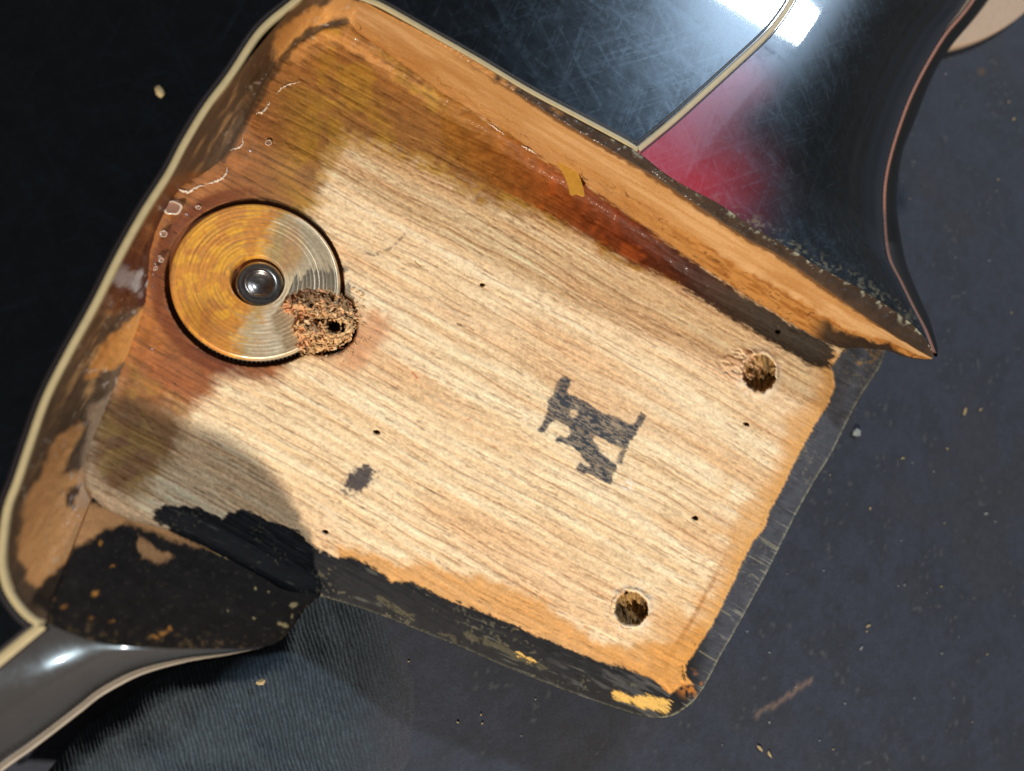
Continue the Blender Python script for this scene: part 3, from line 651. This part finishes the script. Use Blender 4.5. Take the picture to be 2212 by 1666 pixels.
# --- carved side of the near shoulder
low_l = [(-330, 1880), (-140, 1768), (0, 1655), (60, 1612), (113, 1572), (170, 1528), (220, 1490), (300, 1450), (400, 1425), (490, 1413), (560, 1401)]
top_l = [(-330, 1700), (-140, 1540), (0, 1425), (60, 1375), (95, 1349), (154, 1369), (213, 1389), (292, 1399), (412, 1402), (515, 1402), (570, 1397)]
nb, ns = 260, 70
A_ = smooth(top_l, nb); B_ = smooth(low_l, nb); s = np.linspace(0, 1, nb)
iz = lambda pts, us, zs: np.interp(pts[:, 0], us, zs)
Az = iz(A_, [-330, 95, 292, 412, 515, 583], [ZT - .05, ZT - .1, ZT - .3, ZT - 1.8, ZT - 4.2, ZT - 7.5]); Bz = iz(B_, [-330, 0, 220, 560], [ZF - 2, ZF - 1, ZF + 1, ZF + 5])
kk = np.hanning(41); kk /= kk.sum(); Az = np.convolve(np.pad(Az, 20, mode='edge'), kk, 'valid')
B3 = P(B_[:, 0], B_[:, 1], Bz)
tt = np.linspace(0, 1, ns); fz = .10 * tt + .90 * (1 - np.sqrt(np.clip(1 - tt ** 2.2, 0, 1)))
kk = np.hanning(111); kk /= kk.sum()
As = np.stack([np.convolve(np.pad(A_[:, k], 55, mode='reflect', reflect_type='odd'), kk, 'valid') for k in (0, 1)], 1)
wS = sm(0, .4, tt)[None, :, None]
lu = A_[:, None] * (1 - wS) + As[:, None] * wS; lu = lu + (B_[:, None] - lu) * (tt ** .95)[None, :, None]
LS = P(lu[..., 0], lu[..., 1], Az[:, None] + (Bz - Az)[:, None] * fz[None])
o = mesh('shoulder_side', LS, grid_faces(nb, ns), M_lac, guitar, {'Col': np.broadcast_to(lin(58, 55, 54), (nb, ns, 3))}); o['label'] = 'black glossy carved shoulder with a grey reflection put into its colour'  # black lacquer; a broad grey reflection is put into the base colour
ribbon('back_binding', B_[:], np.clip(np.linspace(5, -.02, nb), .02, 1.5)[:, None][:, 0], Bz, M_bbind2, guitar, hgt=.2)
C3 = B3.copy(); C3[:, 2] -= 4; C3[:, :2] += (np.array(P(400, 1250, 12))[:2] - C3[:, :2]) * .05
D3 = C3.copy(); D3[:, 2] = 5; D3[:, :2] += (np.array(P(400, 1250, 12))[:2] - D3[:, :2]) * .12
B3d = B3.copy(); B3d[:, 2] -= .15
mesh('back_edge', np.stack([B3d, (B3d + C3) / 2, C3, D3], 1), grid_faces(nb, 4), M_back, guitar)

# --- old glue and varnish in the pocket
def tube(name, pts, r, mat, parent, seg=6):
    p = np.asarray(pts, float); t = np.gradient(p, axis=0); t /= np.linalg.norm(t, axis=1)[:, None] + 1e-9
    a = np.cross(t, [0, 0, 1.0]); a /= np.linalg.norm(a, axis=1)[:, None] + 1e-9; b = np.cross(a, t)
    r = np.broadcast_to(r, len(p))
    th = np.linspace(0, 2 * np.pi, seg, endpoint=False)
    Vv = p[:, None] + (a[:, None] * np.cos(th)[None, :, None] + b[:, None] * np.sin(th)[None, :, None]) * r[:, None, None]
    f = [[i * seg + j, i * seg + (j + 1) % seg, (i + 1) * seg + (j + 1) % seg, (i + 1) * seg + j] for i in range(len(p) - 1) for j in range(seg)]
    return mesh(name, Vv, f + [list(range(seg))[::-1], list(range((len(p) - 1) * seg, len(p) * seg))], mat, parent)
def floor_z(u_, v_):
    i_ = np.clip(np.round((np.asarray(u_) - 150) / ST).astype(int), 0, FLV.shape[0] - 1); j_ = np.clip(np.round((np.asarray(v_) - 26) / ST).astype(int), 0, FLV.shape[1] - 1)
    return FLV[i_, j_, 2]
def glue_line(pts, r, zz):
    r *= .6
    q = smooth(pts, 40); q = q + (rng.random(q.shape) - .5) * 3
    tube('glue_ridge', P(q[:, 0], q[:, 1], np.maximum(floor_z(q[:, 0], q[:, 1]), ZF) + rng.random(40) * .1), r * (.5 + rng.random(40)) * np.sin(np.linspace(.15, 3.0, 40)), M_glue, guitar)
glue_line(cA((1080, 1130), (1130, 1190), (1180, 1210), (1240, 1180), (1300, 1165)), .28, ZF + 2.0)
glue_line(cA((1290, 1160), (1370, 1140), (1420, 1100), (1430, 1050)), .25, ZF + 1.5)
glue_line(cA((1610, 715), (1660, 700), (1700, 640)), .30, ZF + 1.2)
glue_line(cA((1450, 945), (1520, 920), (1530, 870)), .2, ZF + 1.0)
glue_line(cA((1740, 590), (1800, 540), (1890, 515)), .2, ZF + 1.0)
glue_line(cB((1160, 915), (1210, 940), (1260, 970)), .3, ZF + 1.9)
glue_line(cB((950, 770), (990, 800), (1060, 850)), .2, ZF + 2.0)
def drop(u0, v0, ru, rv, zz, mat, name='glue_drop'):
    th = np.linspace(0, 2 * np.pi, 28, endpoint=False); wv_ = 1 + .10 * np.sin(th * 2 + u0) + .06 * np.sin(th * 5 + v0)
    rad = np.array([0, .35, .7, .86, .95, 1.0]); hh = np.array([.18, .2, .22, .42, .36, -.1])
    uu = u0 + ru * rad[:, None] * np.cos(th) * wv_; vv = v0 + rv * rad[:, None] * np.sin(th) * wv_
    zz = float(np.max(floor_z([u0, u0 - ru, u0 + ru], [v0, v0, v0])))
    Vv = P(uu, vv, zz + hh[:, None] * .7 + 0 * uu)
    f = [[i * 28 + j, i * 28 + (j + 1) % 28, (i + 1) * 28 + (j + 1) % 28, (i + 1) * 28 + j] for i in range(5) for j in range(28)]
    cl = np.where((rad > .8)[:, None, None], lin(226, 205, 185), lin(150, 112, 92)) * np.ones((6, 28, 3))
    return mesh(name, Vv, f, mat, guitar, wattrs(cl, .35, .7))
M_drop = painted('glue_drop_skin', .1, 1.5, .1, .03, .08)
drop(372, 449, 20, 17, ZF + .9, M_drop)
drop(580, 308, 7, 7, ZF + .1, M_drop); drop(428, 448, 6, 5, ZF + .2, M_drop); drop(353, 505, 8, 8, ZF + .6, M_drop); drop(348, 562, 6, 6, ZF + .5, M_drop); drop(336, 580, 5, 5, ZF + .6, M_drop); drop(345, 556, 4, 4, ZF + .5, M_drop)
fl = smooth(cB((1390, 985), (1450, 1030), (1510, 1070), (1545, 1150), (1562, 1235), (1520, 1222), (1478, 1225), (1455, 1150), (1425, 1080), (1395, 1030)), 40)[:-1]
f0 = P(fl[:, 0], fl[:, 1], ZF + 3.2); f1 = f0.copy(); f1[:, 2] -= .25; k = len(fl)
o = mesh('varnish_flake', np.vstack([f0, f1]), [list(range(k)), list(range(k, 2 * k))[::-1]] + [[i, i + k, (i + 1) % k + k, (i + 1) % k] for i in range(k)], M_flake, guitar, flat=True)
o['label'] = 'loose yellow varnish flake peeling off the long wall'

# ------------------------------------------------------------------ knurled wheel in its recess
WZ = ZF + 1.0
wc = P(556.3, 606.0, WZ)
wheel = empty('adjuster_wheel', (wc[0], wc[1], ZF - 2.6))
tag(wheel, 'round knurled metal wheel with half its face stained amber, set in the wood floor', 'wheel')
def lathe(name, prof, seg, mat, parent, cx, cy, colf=None, flat=False):
    prof = np.asarray(prof, float); th = np.linspace(0, 2 * np.pi, seg, endpoint=False)
    X = np.stack([cx + prof[:, :1] * np.cos(th), cy + prof[:, :1] * np.sin(th), np.broadcast_to(prof[:, 1:2], (len(prof), seg))], -1)
    i = np.arange(len(prof) * seg).reshape(len(prof), seg); j = np.roll(i, -1, 1)
    f = np.stack([i[:-1], i[1:], j[1:], j[:-1]], -1).reshape(-1, 4)
    return mesh(name, X, f, mat, parent, (lambda a: a)(colf(X)) if colf else None, flat)
M_disc, t, b, vec = nt('turned_steel')
f = nz(t, vec, 1.6, 4)
t.links.new(mulcol(t, attr(t, 'Col').outputs['Color'], rng_(t, f, .25, .75, .8, 1.2)), b.inputs['Base Color'])
t.links.new(attr(t, 'Rgh').outputs['Fac'], b.inputs['Roughness']); t.links.new(attr(t, 'Gls').outputs['Fac'], b.inputs['Coat Weight'])
t.links.new(attr(t, 'Mtl').outputs['Fac'], b.inputs['Metallic'])
b.inputs['Anisotropic'].default_value = .75; b.inputs['Coat Roughness'].default_value = .15
tg = t.nodes.new('ShaderNodeTangent'); tg.direction_type = 'RADIAL'; tg.axis = 'Z'; t.links.new(tg.outputs[0], b.inputs['Tangent'])
RO, RI = 12.2, 3.85
rads = np.linspace(RI, RO - .55, 130)
gro = (np.random.default_rng(3).random(130) - .5) * .055 + .024 * np.sin(rads * 2 * np.pi / .62)
prof = [(RI, WZ - 2.6), (RI, WZ - .25)] + [(RI + .12, WZ - .04)] + [(r, WZ + g * .7 + .0) for r, g in zip(rads[2:], gro[2:])] + [(RO - .25, WZ - .18), (RO, WZ - .75)]
def disc_col(X):
    u, v = proj(X); a = np.arctan2(v - 606, u - 556); r = np.hypot(X[..., 0] - wc[0], X[..., 1] - wc[1])
    g = fbm(a * 9 + 40, r * 1.1, 261, 3); g2_ = fbm(u / 20, v / 20, 263, 3); ring_ = fbm(a * 2.2 + 20, r * 5.0, 265, 2)
    side = (u - 556) * .92 - (v - 606) * .10 + 60 * np.sin(a * 1.0) * 0
    edge = 70 - .30 * (v - 440)
    st_ = sm(45, -45, (u - 556) - edge + (g2_ - .5) * 80 + (ring_ - .5) * 50)
    st_ = np.maximum(st_, sm(30, 0, np.hypot(u - 600, v - 540) - 40) * .6)
    c = np.broadcast_to(lin(226, 208, 176), u.shape + (3,)).copy() * (.78 + .5 * ring_)[..., None]
    am = mixc(np.broadcast_to(lin(214, 138, 40), u.shape + (3,)).copy(), lin(236, 168, 36), sm(.45, .6, g2_)); am = mixc(am, lin(160, 105, 52), sm(.5, .7, ring_) * .6)
    am = mixc(am, lin(150, 140, 50), sm(26, 0, np.abs((u - 556) - edge)) * .5)
    c = mixc(c, am, st_ * .92)
    c = mixc(c, lin(160, 92, 40), sm(70, 10, np.hypot(u - 430, v - 690)) * .5)
    met = .62 - .46 * st_ * sm(.0, .5, sm(60, -110, (u - 556)) + .25)
    return {'Col': np.clip(c, 0, .9), 'Rgh': .44 - .06 * st_ + 0 * r, 'Gls': st_ * .8, 'Mtl': met}
lathe('wheel_face', prof, 256, M_disc, wheel, wc[0], wc[1], disc_col)
# knurled rim
seg = 120 * 4; th = np.linspace(0, 2 * np.pi, seg, endpoint=False); tooth = np.array([0, .0, .38, .38])[np.arange(seg) % 4]
zs = [WZ - .6, WZ - .75, WZ - 1.3, WZ - 2.2, WZ - 4.2]; rb = [RO - .2, RO + .02, RO + .12, RO + .12, RO + .1]; tw = [0, 0, 1, 1, 1]
X = np.stack([np.stack([wc[0] + (r - tooth * k) * np.cos(th), wc[1] + (r - tooth * k) * np.sin(th), np.full(seg, z)], -1) for r, z, k in zip(rb, zs, tw)])
i = np.arange(5 * seg).reshape(5, seg); j = np.roll(i, -1, 1)
M_knurl = plain('knurl_steel', lin(120, 112, 98), .45, .3, 1.0, metal=.8)
mesh('knurled_rim', X, np.stack([i[:-1], i[1:], j[1:], j[:-1]], -1).reshape(-1, 4), M_knurl, wheel, flat=True)
pc = P(561, 613, WZ - 1.0)
pr = [(3.55, WZ - 4), (3.55, WZ - 1.4), (3.45, WZ - 1.15), (3.2, WZ - .98), (2.75, WZ - .92), (2.55, WZ - 1.02), (2.4, WZ - .9), (2.1, WZ - .86), (1.95, WZ - .95), (1.85, WZ - 1.15), (1.6, WZ - 1.35), (1.1, WZ - 1.42), (.9, WZ - 1.5), (.6, WZ - 1.62), (.001, WZ - 1.68)]
lathe('centre_pin', pr, 64, M_steel, wheel, pc[0], pc[1])

# ------------------------------------------------------------------ crumbly debris packed in the bore beside the wheel
nn = 190
uu, vv = np.meshgrid(np.linspace(592, 786, nn), np.linspace(612, 776, nn), indexing='ij')
dpoly = [(603, 655), (618, 640), (640, 632), (660, 622), (690, 619), (722, 630), (735, 640), (752, 645), (768, 665), (770, 690), (768, 715), (750, 738), (730, 752), (700, 758), (672, 770), (650, 768), (637, 755), (645, 735), (638, 715), (636, 690), (622, 675), (608, 668)]
f1_ = fbm(uu / 16, vv / 16, 271, 4); f2_ = fbm(uu / 7, vv / 7, 273, 3)
dd = sdf(uu + (f1_ - .5) * 26, vv + (f2_ - .5) * 22, dpoly)
bl_ = 1 - np.abs(noise(uu / 13, vv / 11, 275) - .5) * 2; vor = np.abs(fbm(uu / 22, vv / 18, 277, 3) - .5) * 2
pit = sm(1.15, .5, np.hypot((uu - 722 + (f2_ - .5) * 22) / 20, (vv - 706 + (f1_ - .5) * 22) / 15)); pit2 = sm(1.2, .5, np.hypot((uu - 688) / 14, (vv - 690) / 16)) * .45
hgt = sm(4, -14, dd) * (2.0 + 1.5 * sm(0, -40, dd)) + (f1_ - .5) * 2.2 + (f2_ - .5) * 1.1 - sm(.84, .97, bl_) * .9 - pit * 4.5 - pit2 * 2
base = np.where(np.hypot(uu - 556, vv - 606) < 172, WZ - .3, ZF - 1.2)
zz = base + np.maximum(hgt, -2.5)
col = mixc(np.broadcast_to(lin(216, 176, 128), uu.shape + (3,)).copy(), lin(208, 146, 104), sm(690, 640, uu + (f1_ - .5) * 60))
col = mixc(col, lin(150, 122, 84), sm(.5, .65, f1_) * .7); col = mixc(col, lin(212, 178, 132), sm(.58, .72, f2_) * .6)
col = mixc(col, lin(70, 50, 34), np.clip(sm(.80, .97, bl_) * .75 + pit * .9 + pit2 * .4, 0, 1))
okc = dd < 2
kp = okc[:-1, :-1] & okc[1:, :-1] & okc[1:, 1:] & okc[:-1, 1:]
debris = empty('wood_debris', P(700, 695, ZF - 1)); tag(debris, 'heap of crumbly tan wood fibres packed beside the metal wheel', 'debris')
sub('crumb_heap', P(uu, vv, zz), FQ_ if False else grid_faces(nn, nn, kp.copy()), painted('crumb_wood', .25, 1.8, .8, .2), debris, wattrs(col, .85, 0))
# loose flakes standing out of the heap, joined
Vs, Fs, Cs = [], [], []
for i in range(300):
    a = rng.random() * 6.283; r = math.sqrt(rng.random())
    loose = i >= 240
    if loose: r = 1.0 + rng.random() ** 2 * .55; a = -.9 + rng.random() * 2.6
    x = 700 + 72 * r * math.cos(a); y = 694 + 66 * r * math.sin(a)
    if (not loose and sdf(np.array([x]), np.array([y]), dpoly)[0] > 4) or math.hypot((x - 722) / 18, (y - 706) / 13) < 1: continue
    iu = min(nn - 1, int((x - 592) / 194 * (nn - 1))); iv = min(nn - 1, int((y - 612) / 164 * (nn - 1)))
    c = P(x, y, zz[iu, iv] + .25) if not loose else P(x, y, float(floor_z(x, y)) + .12)
    d1 = rng.normal(size=3) * np.array([1, 1, .8]); d1 /= np.linalg.norm(d1); d2 = np.cross(d1, rng.normal(size=3)); d2 /= np.linalg.norm(d2); d3 = np.cross(d1, d2)
    L, W_, H_ = .5 + rng.random() * 1.3, .18 + rng.random() * .5, .10
    if loose: L *= .5; W_ *= .5; d1[2] *= .2; d2[2] *= .2
    k0 = len(Vs)
    for sx, sy, sz in ((-1, -.3, -1), (.3, -1, -1), (1, .2, -1), (-.3, .9, -1), (-1, -.3, 1), (.3, -1, 1), (1, .2, 1), (-.3, .9, 1)):
        Vs.append(c + d1 * L * sx * .5 + d2 * W_ * sy * .5 + d3 * H_ * sz * .5 + rng.normal(size=3) * .04)
    Fs += [[k0 + q for q in f] for f in ((3, 2, 1, 0), (4, 5, 6, 7), (0, 1, 5, 4), (1, 2, 6, 5), (2, 3, 7, 6), (3, 0, 4, 7))]
    cc = lin(*[(226, 182, 132), (212, 170, 122), (224, 166, 122), (186, 150, 108), (236, 204, 160)][rng.integers(5)]); Cs += [cc] * 8
o = mesh('fibre_flakes', Vs, Fs, M_wall, debris, wattrs(np.array(Cs)[:, None, :], .85, 0), flat=True); o['kind'] = 'stuff'

# ------------------------------------------------------------------ the dark mat
ux = np.concatenate([[-4000, -1500, -400, 0, 300], np.arange(560, 2300, 5.0), [2500, 3000, 4500, 8000]]); vx = np.concatenate([[-5000, -2000, -700, -200], np.arange(-60, 1740, 5.0), [1850, 2300, 4000]])
xl = np.linspace(-105, 175, 520); yl = np.linspace(-120, 150, 500)
xl = np.concatenate([[-900, -400, -200], xl, [260, 500, 900]]); yl = np.concatenate([[-900, -400, -200], yl, [260, 500, 900]])
X, Y = np.meshgrid(xl, yl, indexing='ij')
n1 = fbm(X / 6, Y / 6, 281, 4); n2 = fbm(X / 1.1, Y / 1.1, 283, 3); n3 = fbm(X / 22, Y / 22, 285, 3)
col = np.broadcast_to(lin(49, 55, 71), X.shape + (3,)).copy()
col = mixc(col, lin(43, 49, 62), sm(.4, .65, n1)); col = mixc(col, lin(51, 52, 60), sm(.5, .7, n3) * .6)
col = col * (.52 + .38 * n2)[..., None]
col = mixc(col, lin(120, 122, 120), sm(.80, .9, noise(X / .9, Y / .9, 287)) * sm(.5, .65, n1) * .18)
mu, mv = proj(np.stack([X, Y, 0 * X], -1))
sd = ldist(mu + (n2 - .5) * 14, mv + (n2 - .5) * 14, cI((530, 1315), (640, 1240), (760, 1165), (870, 1085)))
col = mixc(col, lin(112, 92, 82), sm(9, 1, sd) * .75 * ((np.abs(X) < 170) & (np.abs(Y) < 150)))
col = mixc(col, lin(110, 82, 40), sm(14, 2, np.hypot(mu - 2120, mv - 155)) * .4)
o = mesh('table_mat', np.stack([X, Y, (n1 - .5) * .15], -1), grid_faces(*X.shape), M_mat, None, wattrs(col, .85, 0))
tag(o, 'dark charcoal felt work mat under the guitar', None, None, 'structure')

# beige round board showing past the horn
bz = 3.0
bp = P(np.array([2058, 2148, 2212]), np.array([102, 72, 29]), bz)
ax, ay = bp[0, :2]; bx, by = bp[1, :2]; cx, cy = bp[2, :2]
dt = 2 * (ax * (by - cy) + bx * (cy - ay) + cx * (ay - by))
ox = ((ax**2 + ay**2) * (by - cy) + (bx**2 + by**2) * (cy - ay) + (cx**2 + cy**2) * (ay - by)) / dt
oy = ((ax**2 + ay**2) * (cx - bx) + (bx**2 + by**2) * (ax - cx) + (cx**2 + cy**2) * (bx - ax)) / dt
rB = math.hypot(ax - ox, ay - oy)
o = lathe('round_board', [(rB - .6, .2), (rB, .6), (rB, bz - .4), (rB - .3, bz - .08), (rB - .8, bz), (rB * .6, bz), (rB * .3, bz), (.01, bz)], 120, M_beige, None, ox, oy)
tag(o, 'round beige board lying on the dark mat beyond the glossy horn', 'board')

# ------------------------------------------------------------------ blue ribbed cloth bunched at the near side
cloth_poly = [tuple(p) for p in smooth([(-20, 1824), (50, 1735), (108, 1661), (154, 1604), (192, 1566), (261, 1521), (309, 1484), (360, 1453), (412, 1436), (497, 1421), (583, 1398), (640, 1340), (690, 1262), (760, 1270), (830, 1310)], 80)] + \
    [tuple(p) for p in smooth([(862, 1360), (900, 1430), (915, 1510), (905, 1600), (870, 1740)], 30)] + [(860, 1830), (-50, 1830)]
CS = 2.0
U, V = np.meshgrid(np.arange(-40, 940, CS), np.arange(1240, 1832, CS), indexing='ij')
d, fx, fy, _ = seg_dist(U, V, cloth_poly, True)
o_ = (d > 0) & (d < 1.6 * CS); U = np.where(o_, fx, U); V = np.where(o_, fy, V); okv = d < 1.6 * CS
edge_in = np.maximum(-d, 0)
zc = 1.0 + 8.0 * sm(900, 250, U) * sm(1230, 1500, V) + 2.0 * sm(880, 560, U)
zc = np.minimum(zc, 10) - np.where(U < 640, 3.5 * np.clip(1 - edge_in / 60, 0, 1) ** 2, 0) * sm(690, 560, U)
kq = sm(640, 800, U); zc = zc * (1 - kq) + (zc * sm(0, 150, edge_in) - .06) * kq
q = U * .972 - V * .235 + (fbm(U / 90, V / 90, 291, 2) - .5) * 14
jit = (fbm(U / 9, V / 26, 293, 2) - .5) * 5
rib = np.sin((q + jit) * 2 * np.pi / 9.2)
fadeR = sm(900, 700, U + (V - 1450) * .15)
bk = fbm(U / 5, V / 12, 295, 2)
zc = zc + fadeR * (rib * .06 + (bk - .5) * .06) + (fbm(U / 110, V / 110, 297, 2) - .5) * 1.2 * fadeR
col = np.broadcast_to(lin(46, 57, 66), U.shape + (3,)).copy() * (.75 + .5 * bk)[..., None]
col = mixc(col, lin(24, 34, 44), sm(-.25, -.9, rib + (bk - .5)) * fadeR * .8)
col = mixc(col, lin(64, 78, 88), sm(.5, 1.0, rib) * sm(.5, .7, bk) * fadeR * .6)
bl2 = sm(720, 900, U + (V - 1450) * .1 + (fbm(U / 50, V / 50, 299, 2) - .5) * 90)
col = mixc(col, lin(54, 57, 67) * (.66 + .44 * bk)[..., None], bl2)
kp = okv[:-1, :-1] & okv[1:, :-1] & okv[1:, 1:] & okv[:-1, 1:]
zc = np.where(o_ & (U < 690), zc - .3, zc)
o = sub('ribbed_cloth', P(U, V, zc), grid_faces(*U.shape, kp), M_cloth, None, wattrs(col, .9, 0))
tag(o, 'blue ribbed cloth bunched below the guitar shoulder', 'cloth')

# ------------------------------------------------------------------ crumbs
def crumb_mesh(seed, stretch):
    r = np.random.default_rng(seed)
    import bmesh as bm_
    b = bm_.new(); bm_.ops.create_icosphere(b, subdivisions=1, radius=.5 * MM)
    for vtx in b.verts:
        vtx.co *= .7 + .6 * r.random(); vtx.co.x *= stretch; vtx.co.z *= .55
    me = bpy.data.meshes.new('crumb'); b.to_mesh(me); b.free(); return me
cm = [crumb_mesh(i, s_) for i, s_ in enumerate((1.0, 1.2, 1.0, 2.6, 3.2))]
cm2 = []
for i, me in enumerate(cm):
    me.materials.append(M_crumb); m2 = me.copy(); m2.materials.clear(); m2.materials.append(M_crumb2); cm2.append(m2)
def crumb(u_, v_, size, z, kind=0, grey=False, label=None, group=None, ang=None):
    me = (cm2 if grey else cm)[kind]
    o = bpy.data.objects.new('wood_crumb', me); sc.collection.objects.link(o)
    p = P(u_, v_, z + size * .02); o.location = Vector(p) * MM
    o.scale = (size * .085,) * 3; o.rotation_euler = (0, 0, rng.random() * 6.28 if ang is None else ang)
    tag(o, label, 'crumb', group); return o
crumb(345, 197, 15, ZT, 1, False, 'tan crumb alone on the black top plate', None, -.9)
crumb(563, 1473, 13, 9.2, 1, False, 'pinkish tan crumb on the blue ribbed cloth')
crumb(1851, 935, 22, .1, 0, True, 'largest round whitish crumb on the mat by the tongue end')
mats = [(2118, 885, 16, 3, 0), (2084, 890, 22, 4, 0), (1793, 1026, 11, 1, 0), (2046, 969, 15, 1, 0), (1950, 990, 15, 3, 0), (2017, 1019, 11, 0, 1), (1880, 1098, 16, 1, 0), (1971, 1000, 9, 0, 1), (2185, 676, 14, 1, 0), (2130, 1110, 18, 3, 1), (2149, 1127, 12, 0, 1), (2064, 556, 9, 0, 1), (2043, 160, 14, 1, 1), (2179, 220, 16, 1, 0), (2190, 257, 18, 3, 0), (2153, 412, 11, 1, 1), (2156, 388, 12, 3, 0), (1966, 430, 9, 1, 0), (2136, 460, 9, 0, 1), (2136, 563, 13, 0, 1), (2040, 1130, 11, 0, 0), (1947, 1168, 10, 0, 1), (1779, 1233, 10, 0, 1), (1940, 1266, 10, 1, 1), (1954, 1264, 12, 0, 1), (2033, 1267, 12, 1, 0), (2002, 1281, 8, 0, 1), (1614, 1364, 11, 0, 1), (1872, 1364, 12, 1, 0), (1876, 1352, 14, 4, 0), (1860, 1401, 16, 3, 1), (1662, 1410, 12, 1, 1), (2035, 1412, 14, 1, 1), (2132, 1413, 11, 1, 0), (2071, 1376, 8, 0, 1), (1975, 1508, 12, 1, 1), (1825, 1520, 12, 0, 1), (1719, 1485, 10, 0, 1), (1662, 1561, 13, 1, 1), (1770, 1600, 10, 0, 1), (1800, 1619, 11, 1, 0), (1642, 1617, 18, 4, 0), (1662, 1629, 16, 4, 0), (2060, 1508, 8, 0, 1), (883, 1429, 10, 1, 0), (1039, 1544, 11, 1, 0), (989, 1560, 12, 1, 0), (1042, 1563, 11, 0, 0), (1157, 1511, 9, 0, 1), (1126, 1590, 8, 0, 1), (1700, 1240, 7, 0, 1), (2190, 1330, 9, 0, 1), (2100, 1560, 9, 0, 0), (1560, 1610, 7, 0, 1)]
own = {(2118, 885): 'yellow wood sliver beside the short grey one right of the tongue', (2084, 890): 'curved greenish wood sliver on the mat right of the tongue', (2190, 257): 'long yellow fibre near the right edge of the mat',
       (2043, 160): 'grey crumb nearest the round beige board', (2179, 220): 'orange brown crumb between the beige board and the long yellow fibre', (2130, 1110): 'grey splinter at the right edge beside a small grey grain',
       (1880, 1098): 'tan crumb midway between the tongue corner and the right edge', (1876, 1352): 'yellow sliver touching a crumb below the tongue end', (1872, 1364): 'crumb touching a yellow sliver below the tongue end', (1860, 1401): 'grey splinter just below the touching crumb and sliver',
       (1642, 1617): 'upper of two parallel slivers near the bottom edge', (1662, 1629): 'lower of two parallel slivers near the bottom edge', (1954, 1264): 'larger grain of the close grey pair on the mat', (1940, 1266): 'smaller grain of the close grey pair on the mat',
       (883, 1429): 'lone pale crumb on the mat close below the tongue edge', (989, 1560): 'leftmost of three pale crumbs clustered below the tongue', (1039, 1544): 'topmost of three pale crumbs clustered below the tongue', (1042, 1563): 'lowest of three pale crumbs clustered below the tongue',
       (2185, 676): 'yellow crumb near the right edge level with the horn tip', (2156, 388): 'faint splinter beside a grey grain right of the horn', (2046, 969): 'tan chip right of the largest whitish crumb', (1950, 990): 'brownish splinter between the whitish crumb and the tan chip'}
for (a, b, s_, k_, g_) in mats:
    lbl = {0: 'tiny rounded pale crumb scattered on the dark mat', 1: 'tiny chipped crumb scattered on the dark mat', 3: 'short thin wood sliver lying on the dark mat', 4: 'long thin yellow wood sliver lying on the dark mat'}[k_]
    crumb(a, b, s_ * .37, .1, k_, bool(g_), own.get((a, b), lbl), 'crumbs scattered on the dark mat')
